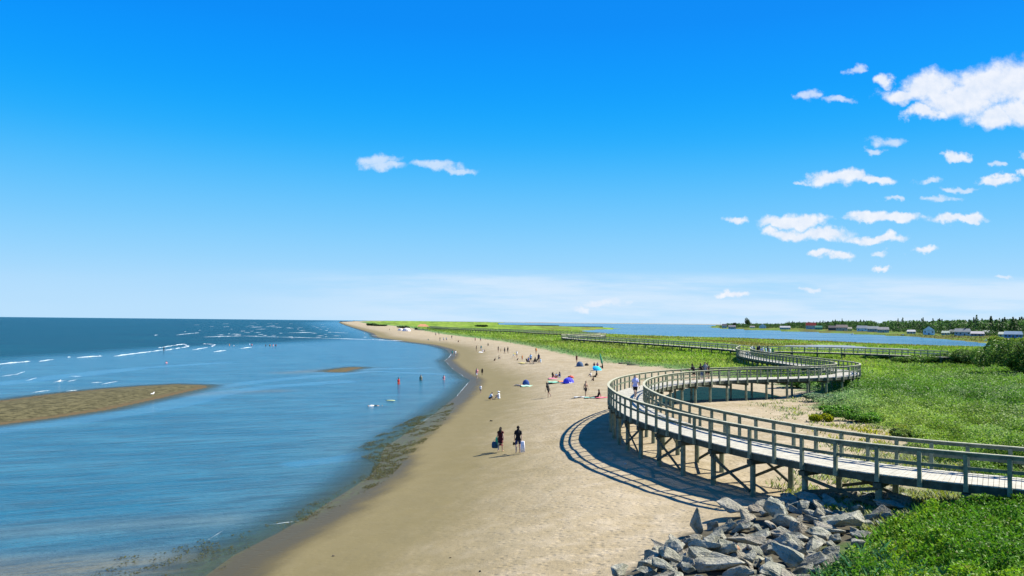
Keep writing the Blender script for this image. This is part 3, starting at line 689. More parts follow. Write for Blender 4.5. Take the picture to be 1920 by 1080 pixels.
bush('very large dark green bush, tallest one at the right edge above the meadow', 1905, 700, 4.6, 4.5, 5.0, (.10, .19, .03), 15000)
bush('broad dark bush low beside the tallest bush at the right edge', 1845, 684, 4.6, 4.2, 2.7, (.085, .15, .028), 9000)
bush('yellow-green bush in front of the blue house at the right edge', 1896, 652, 7, 5, 4.4, (.15, .24, .02), 9000)
bush('grey-green bush hiding the far end of the straight side boardwalk', 1785, 681, 5.0, 3.6, 2.0, (.11, .20, .035), 7000)
bush('low grey-green bush under the end of the straight side boardwalk', 1725, 681, 5.0, 3.0, 1.3, (.11, .20, .03), 6000)
bush('low dark bush in the meadow right of the far bend of the boardwalk', 1655, 676, 4.0, 2.0, .9, (.11, .23, .022), 4500)
bush('low rounded green bush under the far bend of the boardwalk beside the sand', 1498, 727, 2.6, 1.8, 1.1, (.17, .33, .045), 4500)
bush('dark green bush shaped for a shaded patch at the sand edge inside the boardwalk loop', 1560, 778, 1.9, 1.3, .8, (.12, .27, .03), 4200)  # bush form stands in for shade within the vegetation
bush('grey-leaved bush at the sand edge left of the darker bush', 1545, 752, 2.0, 1.4, .7, (.22, .32, .16), 4000)
bush('dark bush standing in for shade at the meadow edge behind the bare sand strip', 1615, 790, 1.9, 1.3, .7, (.11, .25, .025), 4200)  # modelled where the greenery is only shaded
bush('red-tinged bush put for a shaded patch at the tip of the bare sand strip', 1702, 822, 1.1, .8, .6, (.15, .22, .045), 3200)  # added clump in place of a shaded spot in the greenery
bush('bright yellow-green tuft of a bush on the sand inside the boardwalk loop', 1536, 790, .85, .6, .55, (.27, .30, .008), 2600)
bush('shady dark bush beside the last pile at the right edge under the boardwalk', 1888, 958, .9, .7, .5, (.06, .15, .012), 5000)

# ------------------------------------------------------------------ riprap
M = Mat('rock'); P = M.pos(obj=True); oi = M.n('ShaderNodeObjectInfo')
f = M.noise(P, 2.2, 8, .65); g = M.noise(P, 9, 4, .7)
c = M.mix(M.rng(f, .35, .65), (.17, .178, .135), (.42, .41, .335)); c = M.mix(M.rng(oi.outputs['Random'], .55, 1.0, 0, .55), c, (.33, .27, .20)); c = M.mix(M.math('MULTIPLY', M.rng(g, .5, .66), .6), c, (.06, .065, .045))
M_rock = M.done(M.bsdf(c, .92, .2, M.bump(M.math('ADD', f, M.math('MULTIPLY', g, .6)), 1.0, .14)))
M = Mat('rust_rock'); P = M.pos(obj=True); f = M.noise(P, 3, 6, .65)
M_rust = M.done(M.bsdf(M.mix(M.rng(f, .35, .65), (.27, .14, .08), (.40, .25, .16)), .9, .2, M.bump(f, .7, .06)))
def rock_mesh(seed, flat=1.0, spire=False):
    r = random.Random(seed); bm = bmesh.new()
    for _ in range(13 if not spire else 7):
        v = Vector((r.gauss(0, 1), r.gauss(0, 1), r.gauss(0, 1))).normalized()
        q = max(abs(v.x), abs(v.y), abs(v.z)); v = v*(.55+.45/q*.62)*r.uniform(.8, 1.05)
        bm.verts.new((v.x*.5, v.y*.5*r.uniform(.75, 1), v.z*.42*flat))
    if spire: bm.verts.new((0, 0, .8))
    bmesh.ops.convex_hull(bm, input=bm.verts)
    loose = [v for v in bm.verts if not v.link_faces]; bmesh.ops.delete(bm, geom=loose, context='VERTS')
    bmesh.ops.bevel(bm, geom=list(bm.edges), offset=.03, segments=1, affect='EDGES', clamp_overlap=True)
    bmesh.ops.triangulate(bm, faces=bm.faces); bmesh.ops.subdivide_edges(bm, edges=bm.edges, cuts=2, use_grid_fill=True)
    bm.normal_update()
    for v in bm.verts:
        n = float(fbm(np.array([v.co.x*5+seed]), np.array([v.co.y*5+v.co.z*4.1]), seed, 3)[0])-.5; v.co += v.normal*n*.12
    me = bpy.data.meshes.new('boulder'); bm.to_mesh(me); bm.free(); me.materials.append(M_rock); return me
protos = [rock_mesh(i, [1, .7, 1.15, .8][i % 4]) for i in range(14)]
rr = random.Random(21)
BL = {'a': 'angular grey-green boulder low in the riprap, at the edge of the open sand', 'b': 'angular grey-green boulder in the middle of the riprap pile', 'c': 'angular grey-green boulder in the riprap right beneath the boardwalk', 'd': 'angular grey-green boulder in the riprap beside the green shrubs'}
cnt = 0
SPEC = [(6.55, 28.3, 1.0, 'spire', 'tall pointed boulder standing like a pyramid at the sand edge of the riprap'),
        (6.9, 25.2, .8, 'rust', 'rust-red blocky boulder low in the middle of the riprap'),
        (14.3, 30.0, 1.35, 'flat', 'large flat pale boulder under the boardwalk, rightmost of the riprap'),
        (14.9, 30.7, 1.1, 'flat', 'flat boulder behind the rightmost pale boulder under the boardwalk'),
        (13.7, 31.3, .7, 'rust', 'reddish boulder at the foot of a pile under the boardwalk'),
        (11.6, 27.6, 1.25, 'big', 'big rounded pale boulder beside the tip of the shrubs'),
        (9.7, 29.0, 1.35, 'big', 'big hunched pale boulder in the upper middle of the riprap'),
        (8.4, 30.4, 1.5, 'flat', 'long flat boulder at the edge of the boardwalk shadow'),
        (5.9, 22.6, 1.5, 'big', 'largest dark-faced boulder close to the shrubs at the bottom')]
placed = []
for X0, Y0, S0, kd, lab in SPEC:
    me = rock_mesh(90, 1, True) if kd == 'spire' else protos[cnt % 14].copy()
    if kd == 'rust': me.materials.clear(); me.materials.append(M_rust)
    o = link('boulder', me); o.location = (X0, Y0, gz(X0, Y0)+S0*.28); o.rotation_euler = (rr.uniform(-.2, .2), rr.uniform(-.2, .2), rr.uniform(0, 6))
    o.scale = (S0*(1.35 if kd != 'spire' else .8), S0*(1.0 if kd != 'spire' else .8), S0*(.55 if kd == 'flat' else 1.0)); tag(o, lab, 'boulder'); placed.append((X0, Y0, S0*.6)); cnt += 1
tries = 0; n_r = 0
cand = []
for layer, (sp, smin, smax, lift) in enumerate([(.70, .5, .95, 0), (.74, .45, 1.0, .36), (.42, .22, .48, .14)]):
    yy = 13.0
    while yy < 34:
        xx = -3+ (sp/2 if int(yy/sp) % 2 else 0)
        while xx < 16.5:
            cand.append((xx+rr.uniform(-.3, .3)*sp, yy+rr.uniform(-.3, .3)*sp, rr.uniform(smin, smax), lift, layer)); xx += sp
        yy += sp*.9
cx = np.array([c[0] for c in cand]); cy = np.array([c[1] for c in cand]); cs = sdf(cx, cy, ROCKS); cz = ground(cx, cy)[0]
for (xx, yy, s0, lift, layer), sd0, z0 in zip(cand, cs, cz):
    if sd0 < (.15 if layer != 1 else .9): continue
    pyx = 540+(-(math.atan2(z0-CAMZ, math.hypot(xx, yy)))+PITCH)*F
    if math.hypot(xx, yy) < 18.0 or n_r > 289: continue
    if any((xx-a)**2+(yy-b)**2 < (c*.9)**2 for a, b, c in placed): continue
    if layer == 2 and rr.random() < .2: continue
    o = link('boulder', protos[rr.randrange(14)]); o.scale = (s0*rr.uniform(1.0, 1.9), s0*rr.uniform(.85, 1.25), s0*rr.uniform(.7, 1.05))
    o.location = (xx, yy, z0+s0*.14+lift*(.6+.9*rr.random())); o.rotation_euler = (rr.uniform(-.55, .55), rr.uniform(-.55, .55), rr.uniform(0, 6.28))
    dsand = segdist(np.array([xx]), np.array([yy]), ROCKS[0:7], False)[0]; dsh = segdist(np.array([xx]), np.array([yy]), ROCKS[10:17], False)[0]
    k = 'c' if yy > 30.3 and xx > 8.5 else 'a' if dsand < 1.3 else 'd' if dsh < 1.2 else 'b'
    tag(o, BL[k], 'boulder', {'a': 'riprap boulders along the sand', 'b': 'riprap boulders in the middle of the pile', 'c': 'riprap boulders beneath the boardwalk', 'd': 'riprap boulders beside the shrubs'}[k]); n_r += 1
print('rocks', n_r)

# ------------------------------------------------------------------ village and wood across the bay
def hor(px): return 593.6+(605-593.6)/1120*px
def far_at(px, D, z=None):
    dx, dy, dz = ray(px, hor(px)); k = D/math.hypot(dx, dy); X0, Y0 = dx*k, dy*k
    return Vector((X0, Y0, max(gz(X0, Y0), .2) if z is None else z))
HM = {}
def hm(c, nm='paint'):
    if (c, nm) not in HM: HM[(c, nm)] = plain(nm, c, .7, .25, .10, .4)
    return HM[(c, nm)]
M_pane = Mat('window_glass'); M_pane = M_pane.done(M_pane.bsdf((.03, .045, .06), .1, .5))
def house(label, x0, x1, yb, yt, wall, roof, nwin=3, side=False, depth=8, cat='house', name='house', chimney=False, door=True, D=None, rz=0):
    D = D or 7.3*F/(yb-hor((x0+x1)/2)); pc = (x0+x1)/2; p = far_at(pc, D)
    w = (x1-x0)/F*D; h = max((yb-yt)/F*D, 3.0); hw_ = h*.56; a = -math.atan2(p.x, p.y)+rz
    root = tag(empty(name, p, a), label, cat)
    b = MB().box((0, depth/2, hw_/2-.3), (w, depth, hw_+.6)).build('wall', hm(wall, 'wall_paint'), root)
    m = MB(); o = .45
    if side:   # gable towards the water
        vs = [(-w/2-o, -o, hw_-.1), (w/2+o, -o, hw_-.1), (0, -o, h), (-w/2-o, depth+o, hw_-.1), (w/2+o, depth+o, hw_-.1), (0, depth+o, h)]
        m.add(vs, [(0, 2, 5, 3), (1, 4, 5, 2), (3, 5, 4), (0, 3, 4, 1)]); m.build('roof', hm(tuple(q*.7 for q in roof), 'roof_cover'), root)
        MB().add([(-w/2, -.02, hw_), (w/2, -.02, hw_), (0, -.02, h-.25), (-w/2, .1, hw_), (w/2, .1, hw_), (0, .1, h-.25)], [(0, 1, 2), (3, 5, 4), (0, 2, 5, 3), (1, 4, 5, 2), (0, 3, 4, 1)]).build('gable', hm(wall, 'wall_paint'), root)
    else:
        vs = [(-w/2-o, -o, hw_-.1), (w/2+o, -o, hw_-.1), (w/2+o, depth+o, hw_-.1), (-w/2-o, depth+o, hw_-.1), (-w/2+.3, depth/2, h), (w/2-.3, depth/2, h)]
        m.add(vs, [(0, 1, 5, 4), (2, 3, 4, 5), (0, 4, 3), (1, 2, 5), (0, 3, 2, 1)]); m.build('roof', hm(tuple(q*.65 for q in roof), 'roof_cover'), root)
    for i in range(nwin):
        xx = -w/2+w*(i+.5)/nwin
        if door and i == nwin//2: MB().box((xx, -.03, 1.0), (1.0, .08, 2.0)).build('door', hm((.12, .10, .09), 'door_paint'), root); continue
        MB().box((xx, -.02, hw_*.58), (1.3, .06, 1.1)).build('window', M_pane, root)
    if chimney: MB().box((w*.2, depth/2, h+.4), (.7, .7, 1.6)).build('chimney', hm((.3, .16, .12), 'brick'), root)
    return root
WH = (.46, .46, .44)
house('small grey cottage at the far left tip of the village shore', 1354, 1363, 613.5, 606, (.45, .45, .45), (.16, .15, .15), 2)
house('low house with grey roof and white end, left of the tall round tree', 1366, 1379, 614.5, 608, WH, (.30, .28, .30), 3)
house('small cream house just right of the tall round tree', 1406, 1415, 614.2, 610, (.7, .68, .55), (.35, .33, .30), 2)
house('pale blue-grey gabled house between dark trees', 1424, 1436, 614.5, 606.5, (.62, .68, .72), (.35, .40, .44), 2, True)
house('long low white house with flat pale roof', 1463, 1481, 616.2, 610, WH, (.66, .66, .66), 5, chimney=False)
house('house with a big red roof and white gable', 1512, 1529, 616.5, 604.5, WH, (.50, .07, .05), 3, False)
house('low shed with green roof beside the red-roofed house', 1529, 1541, 617, 610, (.12, .32, .22), (.08, .30, .20), 3)
house('dark brown low building left of the tan house', 1554, 1568, 618, 609.5, (.14, .11, .10), (.16, .14, .14), 3)
house('tan house with broad brown roof near the shore', 1569, 1588, 618.5, 608, (.55, .44, .34), (.40, .31, .25), 4)
house('small yellow hut right of the tan house', 1590, 1597, 618.8, 612, (.72, .62, .18), (.4, .38, .3), 2)
house('white gabled house with grey roof left of the two long white houses', 1608, 1625, 619.3, 609.5, (.74, .76, .76), (.36, .40, .42), 3)
house('long white house, left one of the touching pair', 1628, 1646, 620, 610.5, WH, (.40, .44, .42), 5)
house('long white house, right one of the touching pair', 1647, 1665, 621, 611.5, WH, (.42, .40, .38), 5)
house('small white house left of the tall white and blue house', 1702, 1715, 622.5, 616, WH, (.6, .62, .62), 3)
house('tall white and blue house with steep blue roof', 1733, 1750, 624, 609, (.78, .80, .84), (.12, .33, .45), 3, True, chimney=False)
house('pale green low shed right of the tall white and blue house', 1767, 1779, 624.5, 617.5, (.48, .56, .46), (.42, .50, .42), 3)
house('small white house between the green shed and the big grey house', 1781, 1791, 624, 616, WH, (.30, .32, .30), 2)
house('wide grey two-part house with grey roof', 1793, 1816, 625.3, 613.5, (.50, .50, .50), (.30, .33, .34), 4, chimney=True)
house('low mauve house with long pale roof', 1823, 1842, 626, 618, (.36, .28, .30), (.58, .54, .55), 4)
house('small house with bright white end right of the mauve house', 1843, 1855, 625.5, 616.8, WH, (.45, .48, .42), 2)
house('pale green barn left of the blue house', 1874, 1886, 627, 619, (.58, .62, .48), (.5, .55, .45), 2)
house('blue house with blue roof, rightmost of the village', 1887, 1912, 628.5, 617.5, (.12, .25, .48), (.16, .28, .42), 5, depth=9)

def spruce_arrays(r, h, wd, col):
    V = []; Fc = []; C = []
    tiers = 6
    for t in range(tiers):
        z0 = h*(.08+.92*t/tiers); z1 = min(h*(.08+.92*(t+1.9)/tiers), h); rad_ = wd*(1-t/tiers*.93)*r.uniform(.8, 1.15); n = 7; b = len(V)
        ph = r.uniform(0, 6)
        for k in range(n): q = rad_*r.uniform(.6, 1.25); V.append((q*math.cos(ph+k*6.283/n), q*math.sin(ph+k*6.283/n), z0-r.uniform(0, .06)*h))
        V.append((r.uniform(-.1, .1), r.uniform(-.1, .1), z1))
        for k in range(n): Fc.append((b+k, b+(k+1) % n, b+n)); C.append(1)
    return V, Fc
def broad_arrays(r, h, wd):
    V = []; Fc = []
    for _ in range(4):
        cx_, cy_, cz_ = r.uniform(-.55, .55)*wd, r.uniform(-.55, .55)*wd, h*r.uniform(.35, .82); s = wd*r.uniform(.3, .5)
        for _ in range(4):
            d = Vector((r.gauss(0, 1), r.gauss(0, 1), r.gauss(0, 1))).normalized(); c = Vector((cx_, cy_, cz_))+Vector((d.x*s, d.y*s, d.z*s*.9))
            t = d.cross(Vector((r.gauss(0, 1), r.gauss(0, 1), r.gauss(0, 1)))).normalized(); q = d.cross(t); k = wd*.13
            b = len(V); V += [tuple(c+t*k), tuple(c+q*k+d*k*.4), tuple(c-t*k)]; Fc.append((b, b+1, b+2))
    return V, Fc
def band_D(px): return float(np.interp(px, [1340, 1480, 1560, 1650, 1740, 1830, 1900, 2100], [1900, 1720, 1430, 1230, 960, 840, 790, 700]))
r = random.Random(77); QP = []; QS = []; QC = []
for i in range(2300):
    px = (r.uniform(1475, 1640) if i % 4 == 0 else r.uniform(1470, 2160)) if i > 800 else r.uniform(1362, 1575)
    k = r.uniform(1.05, 1.6); D = band_D(px)*k; p = far_at(px, D, 1.6)
    h = r.uniform(10.0, 15.0)*(1.12 if px > 1475 else .72)*(.93+.08*k)*(.85 if 1475 < px < 1560 else 1)
    sp = r.random() < .22; n = 110; u = rng.uniform(.06, 1, n)**.8; a = rng.uniform(0, 6.283, n)
    if sp: h *= r.uniform(.95, 1.13); rad_ = h*.21*(1-u)**.9*rng.uniform(.6, 1.1, n)+.1
    else: rad_ = h*.30*np.sqrt(np.clip(1-(2*u-1.0)**2*.9, .05, 1))*rng.uniform(.5, 1.1, n)
    QP.append(np.stack([p.x+rad_*np.cos(a), p.y+rad_*np.sin(a), p.z+u*h*(1 if sp else .88)], 1)); QS.append(np.full(n, (1.5 if sp else 1.9)*h/13))
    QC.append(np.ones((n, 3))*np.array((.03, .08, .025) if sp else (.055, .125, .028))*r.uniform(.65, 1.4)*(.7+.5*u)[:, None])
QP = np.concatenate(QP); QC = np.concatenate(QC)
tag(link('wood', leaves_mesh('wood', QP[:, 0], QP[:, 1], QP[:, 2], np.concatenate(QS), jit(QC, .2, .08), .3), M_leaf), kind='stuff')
# undergrowth and hedges among the houses
QP = []; QS = []; QC = []
for i in range(700):
    px = r.uniform(1350, 2100); D = band_D(px)*r.uniform(.97, 1.12); p = far_at(px, D); h = r.uniform(1.5, 5.5)*(1 if px > 1500 else 1.1); n = 46
    d = rng.normal(size=(n, 3)); d /= np.linalg.norm(d, axis=1)[:, None]; d *= rng.uniform(.6, 1, (n, 1))
    QP.append(np.stack([p.x+d[:, 0]*h*.9, p.y+d[:, 1]*h*.8, p.z+h*.5+d[:, 2]*h*.5], 1)); QS.append(np.full(n, .9+h*.12)); QC.append(np.ones((n, 3))*np.array((.045, .10, .022))*r.uniform(.5, 1.5))
QP = np.concatenate(QP); QC = np.concatenate(QC)
tag(link('undergrowth', leaves_mesh('undergrowth', QP[:, 0], QP[:, 1], QP[:, 2], np.concatenate(QS), jit(QC, .2, .08), .3), M_leaf), kind='stuff')
def tree(label, px, D, h, w, kind, col):
    p = far_at(px, D); root = tag(empty('spruce' if kind == 's' else 'broadleaf_tree', p), label, 'tree')
    rq = random.Random(px)
    vs, fs = spruce_arrays(rq, h, w, None) if kind == 's' else broad_arrays(rq, h, w)
    if kind == 's':
        n = 420; u = rng.uniform(.08, 1, n); a = rng.uniform(0, 6.283, n); rad_ = w*(1-u)*rng.uniform(.6, 1.15, n)+.1
        crown = leaves_mesh('crown', rad_*np.cos(a), rad_*np.sin(a), u*h, np.full(n, 1.3), jit(np.ones((n, 3))*np.array((.03, .075, .024)), .25, .1), .1)
    else:
        n = 5200; d = rng.normal(size=(n, 3)); d /= np.linalg.norm(d, axis=1)[:, None]; li = rng.integers(0, 14, n); lc = np.array([(rq.uniform(-.5, .5)*w, rq.uniform(-.5, .5)*w, h*rq.uniform(.38, .85)) for _ in range(14)])[li]
        q = lc+d*w*.42*rng.uniform(.5, 1, (n, 1)); crown = leaves_mesh('crown', q[:, 0], q[:, 1], q[:, 2], np.full(n, w*.10), jit(np.ones((n, 3))*col, .35, .1), .1)
    link('crown', crown, M_leaf, root)
    MB().tube([(0, 0, -.5), (0, 0, h*.4), (0, 0, h*.8)], [h*.025, h*.018, h*.008], 6).build('trunk', M_bark, root)
tree('tall round-crowned dark tree standing above the left end of the village', 1402, 1850, 23, 9.0, 'b', (.03, .07, .018))
tree('lower dark tree just left of the tall round-crowned tree', 1377, 1880, 12, 6, 'b', (.03, .065, .02))
for px, h, lab in [(1579, 19.0, 'spruce tip rising above the wood over the tan house'), (1684, 17.5, 'spruce tip above the wood right of the two long white houses'), (1731, 18.0, 'tall spruce just behind the tall white and blue house'), (1762, 16.5, 'spruce standing above the wood over the pale green low shed'),
                    (1826, 17.0, 'tall pointed spruce above the low mauve house'), (1857, 16.5, 'tall spruce above the small house with bright white end'), (1912, 16.5, 'tall spruce above the blue house at the right edge')]:
    tree(lab, px, band_D(px)*1.13, h, 2.6, 's', (.02, .05, .016))
def pole(label, px, D, h):
    p = far_at(px, D); root = tag(empty('utility_pole', p), label, 'pole')
    MB().tube([(0, 0, -.5), (0, 0, h)], [.16, .11], 6).build('shaft', M_post, root); MB().bar((-1, 0, h-.8), (1, 0, h-.8), .1, .12).build('crossarm', M_post, root)
pole('thin utility pole at the far left tip of the village', 1351, 1900, 13); pole('thin utility pole beside the pale blue-grey gabled house', 1418, 1850, 15)
pole('thin utility pole beside the pale green low shed', 1781, 850, 11)

# gazebo far along the spit
def gazebo(px, py):
    p = at(px, py); a = -math.atan2(p.x, p.y); root = tag(empty('gazebo', p, a), 'far orange-roofed gazebo standing at the top of the beach', 'gazebo')
    MB().box((0, 0, .25), (8.4, 5, .5)).build('platform', M_far, root)
    for sx in (-1, 0, 1):
        for sy in (-1, 1): MB().box((sx*3.7, sy*2.2, 1.7), (.25, .25, 2.6)).build('post', M_beam, root)
    MB().add([(-4.8, -3.1, 2.9), (4.8, -3.1, 2.9), (4.8, 3.1, 2.9), (-4.8, 3.1, 2.9), (-2, 0, 4.8), (2, 0, 4.8)], [(0, 1, 5, 4), (2, 3, 4, 5), (0, 4, 3), (1, 2, 5), (0, 3, 2, 1)]).build('roof', hm((.52, .24, .13), 'roof_cover'), root)
    MB().box((-5.4, 0, 1.0), (2.4, .2, 1.6)).build('railing', M_beam, root)
gazebo(793, 619)
for px, py, w_, h_, lab in [(697, 611, 7, 3.5, 'far dark bush at the head of the beach, nearest to the tip of the spit'), (712, 611.5, 9, 2.0, 'far low dark bush right of the one nearest to the tip of the spit'), (756, 615.5, 6, 2.0, 'far dark bush at the back of the beach left of the gazebo'), (903, 613, 8, 2.6, 'far dark bush on the spit beyond the gazebo')]:
    bush(lab, px, py, w_, 4, h_, (.04, .08, .02), 700)
# small craft in the bay
def boat(label, px, py, ln, col, rz=.3):
    x0, y0 = up(px, py, 0); root = tag(empty('boat', (x0, y0, .0), rz), label, 'boat'); st = []
    for t in np.linspace(0, 1, 9):
        w_ = ln*.17*math.sin(math.pi*min(.5, (1-t)*.62+.0)+0) if t > .4 else ln*.17; sh = .55+.25*t*t
        st.append([(-w_, t*ln-ln/2, sh), (-w_*.6, t*ln-ln/2, -.1), (w_*.6, t*ln-ln/2, -.1), (w_, t*ln-ln/2, sh)])
    m = MB(); vs = [v for s_ in st for v in s_]; fs = [(i*4+j, i*4+j+1, i*4+5+j, i*4+4+j) for i in range(8) for j in range(3)]+[(0, 1, 2, 3), (35, 34, 33, 32)]+[(i*4+3, i*4, i*4+4, i*4+7) for i in range(8)]
    m.add(vs, fs).build('hull', hm(col, 'boat_paint'), root); MB().box((0, -ln*.05, 1.0), (ln*.2, ln*.25, .9)).build('cabin', hm((.75, .76, .76), 'boat_paint'), root)
    MB().tube([(0, 0, .8), (0, 0, 2.6)], [.04, .03], 5).build('mast', M_far, root)
boat('small white boat moored in the bay below the tan and yellow houses', 1598, 627.5, 4.2, (.85, .85, .85)); boat('small dark boat drawn up at the far bay shore', 1693, 629.5, 4.5, (.06, .05, .06), 1.4)
boat('small white boat on the mud where the bay narrows at the right', 1849, 640.5, 2.2, (.8, .8, .78), 1.2)

# ------------------------------------------------------------------ people
V3 = Vector
def J(pose, r):
    """joint positions of a 1.75 m figure facing +Y, feet or seat on z = 0"""
    k = lambda *a: V3(a)
    if pose in ('stand', 'walk', 'wade', 'lean'):
        st = .27 if pose == 'walk' else .05; sw = .16 if pose == 'walk' else .03
        j = dict(pel=k(0, 0, .93), wai=k(0, .0, 1.08), che=k(0, .02, 1.30), nec=k(0, .03, 1.47), hea=k(0, .05, 1.62))
        if pose == 'lean': j.update(che=k(0, .12, 1.26), nec=k(0, .20, 1.42), hea=k(0, .27, 1.56))
        for s_, n in ((-1, 'L'), (1, 'R')):
            q = s_ if pose == 'walk' else s_*.6
            j['hip'+n] = k(s_*.09, 0, .90); j['kne'+n] = k(s_*.10, q*st*.55+.03, .50); j['ank'+n] = k(s_*.10, q*st, .09+(.05 if q < 0 and pose == 'walk' else 0)); j['toe'+n] = j['ank'+n]+k(s_*.03, .15, -.05)
            j['sho'+n] = k(s_*.165, .02+(j['che'].y-.02), 1.375-(.05 if pose == 'lean' else 0)); j['elb'+n] = j['sho'+n]+k(s_*.06, -q*sw*.5, -.29); j['wri'+n] = j['elb'+n]+k(s_*.01, -q*sw*.6+.07, -.24)
            if pose == 'lean': j['elb'+n] = j['sho'+n]+k(s_*.07, .10, -.25); j['wri'+n] = j['elb'+n]+k(-s_*.02, .22, .03)
    elif pose == 'bend':
        j = dict(pel=k(0, -.05, .90), wai=k(0, .07, 1.02), che=k(0, .27, 1.10), nec=k(0, .42, 1.10), hea=k(0, .54, 1.06))
        for s_, n in ((-1, 'L'), (1, 'R')):
            j['hip'+n] = k(s_*.09, -.05, .88); j['kne'+n] = k(s_*.11, .02+s_*.12, .49); j['ank'+n] = k(s_*.11, -.02+s_*.16, .09); j['toe'+n] = j['ank'+n]+k(0, .15, -.05)
            j['sho'+n] = k(s_*.17, .36, 1.10); j['elb'+n] = k(s_*.19, .42, .83); j['wri'+n] = k(s_*.15, .5, .62)
    elif pose in ('sit', 'situp', 'chair'):
        e = .40 if pose == 'chair' else .0; b = -.13 if pose == 'sit' else .05
        j = dict(pel=k(0, 0, .12+e), wai=k(0, b*.4, .27+e), che=k(0, b, .49+e), nec=k(0, b*1.1, .66+e), hea=k(0, b*1.0+.03, .81+e))
        for s_, n in ((-1, 'L'), (1, 'R')):
            j['hip'+n] = k(s_*.09, .02, .11+e)
            if pose == 'chair': j['kne'+n] = k(s_*.12, .42, .48); j['ank'+n] = k(s_*.12, .46, .09)
            elif pose == 'sit': j['kne'+n] = k(s_*.10, .43, .14); j['ank'+n] = k(s_*.09, .84, .07)
            else: j['kne'+n] = k(s_*.12, .33, .42); j['ank'+n] = k(s_*.11, .46, .09)
            j['toe'+n] = j['ank'+n]+(k(0, .08, .12) if pose == 'sit' else k(0, .15, -.04))
            j['sho'+n] = k(s_*.17, b, .60+e)
            if pose == 'sit': j['elb'+n] = k(s_*.24, b-.16, .36); j['wri'+n] = k(s_*.22, b-.20, .10)
            else: j['elb'+n] = k(s_*.22, b+.14, .38+e); j['wri'+n] = k(s_*.12, b+.34, .42+e*.5)
    elif pose == 'crouch':
        j = dict(pel=k(0, -.10, .24), wai=k(0, -.02, .38), che=k(0, .12, .56), nec=k(0, .20, .70), hea=k(0, .28, .82))
        for s_, n in ((-1, 'L'), (1, 'R')):
            j['hip'+n] = k(s_*.10, -.1, .24); j['kne'+n] = k(s_*.15, .26, .45); j['ank'+n] = k(s_*.13, .0, .08); j['toe'+n] = j['ank'+n]+k(0, .15, -.04)
            j['sho'+n] = k(s_*.17, .14, .63); j['elb'+n] = k(s_*.2, .3, .40); j['wri'+n] = k(s_*.12, .42, .18)
    else:  # lie, face up, head towards -Y
        j = dict(pel=k(0, 0, .11), wai=k(0, -.15, .11), che=k(0, -.37, .13), nec=k(0, -.54, .12), hea=k(0, -.69, .13))
        for s_, n in ((-1, 'L'), (1, 'R')):
            j['hip'+n] = k(s_*.09, .02, .10); j['kne'+n] = k(s_*.11, .43, .16 if s_ < 0 else .12); j['ank'+n] = k(s_*.12, .84, .06); j['toe'+n] = j['ank'+n]+k(0, .05, .13)
            j['sho'+n] = k(s_*.17, -.47, .12); j['elb'+n] = k(s_*.28, -.28, .07); j['wri'+n] = k(s_*.30, -.04, .05)
    return j
BON = [('pel', 'wai', .118, .105, 't'), ('wai', 'che', .105, .128, 't'), ('che', 'nec', .125, .055, 't'), ('shoL', 'shoR', .056, .056, 't'), ('nec', 'shoL', .050, .052, 't'), ('nec', 'shoR', .050, .052, 't'), ('nec', 'hea', .052, .052, 'n'), ('hipL', 'hipR', .100, .100, 'p')]
for s_ in 'LR': BON += [('sho'+s_, 'elb'+s_, .052, .040, 'u'), ('elb'+s_, 'wri'+s_, .040, .027, 'f'), ('hip'+s_, 'kne'+s_, .088, .057, 'h'), ('kne'+s_, 'ank'+s_, .056, .037, 'c'), ('ank'+s_, 'toe'+s_, .040, .032, 'o')]
def ball(m, c, r_, sx=1, sy=1, sz=1, n=8):
    b = len(m.v)
    for i in range(1, n):
        th = math.pi*i/n
        for q in range(2*n):
            ph = math.pi*q/n; m.v.append((c.x+r_*sx*math.sin(th)*math.cos(ph), c.y+r_*sy*math.sin(th)*math.sin(ph), c.z+r_*sz*math.cos(th)))
    t = len(m.v); m.v += [(c.x, c.y, c.z+r_*sz), (c.x, c.y, c.z-r_*sz)]
    for q in range(2*n):
        a, a2 = b+q, b+(q+1) % (2*n); m.f.append((t, a, a2)); l_ = b+(n-2)*2*n; m.f.append((t+1, l_+(q+1) % (2*n), l_+q))
        for i in range(n-2): m.f.append((a+i*2*n, a+(i+1)*2*n, a2+(i+1)*2*n, a2+i*2*n))
def body_src(pose, fine, seed, build):
    j = J(pose, None); m = MB(); bn = []
    for a, b, ra, rb, kd in BON:
        A, B = j[a], j[b]; ra *= build; rb *= build
        if kd == 't' and a != 'shoL' and b[:3] != 'sho':      # trunk is wider than deep
            for i in range(5):
                t = i/4; c = A.lerp(B, t); ball(m, c, ra+(rb-ra)*t, 1.22 if b != 'nec' else 1.22-.2*t, .86, 1.05, 6)
        else:
            n = 7 if kd in 'hc' else 5
            for i in range(n): t = i/(n-1); ball(m, A.lerp(B, t), (ra+(rb-ra)*t)*(1+(.10 if kd in 'cf' else 0)*math.sin(t*math.pi)), n=5)
            m.tube([A, B], [ra*.97, rb*.97], 8)
        bn.append((A, B, kd))
    hd = j['hea']; fw = V3((0, 1, 0)); 
    ball(m, hd, .098, .82, 1.0, 1.22, 8); ball(m, hd+V3((0, .095, -.01)), .018, 1, 1.2, 1.6, 4)
    ball(m, hd+V3((0, .03, -.075)), .055, 1, 1.1, .8, 5)
    for s_ in (-1, 1): ball(m, hd+V3((s_*.082, 0, -.005)), .022, .5, .9, 1.5, 4)
    for s_ in 'LR':
        w = j['wri'+s_]; d = (w-j['elb'+s_]).normalized(); ball(m, w+d*.05, .042, .55, .9, 1.1, 5); m.tube([w-d*.01, w+d*.09], [.026, .032], 8)
    return m, bn, j
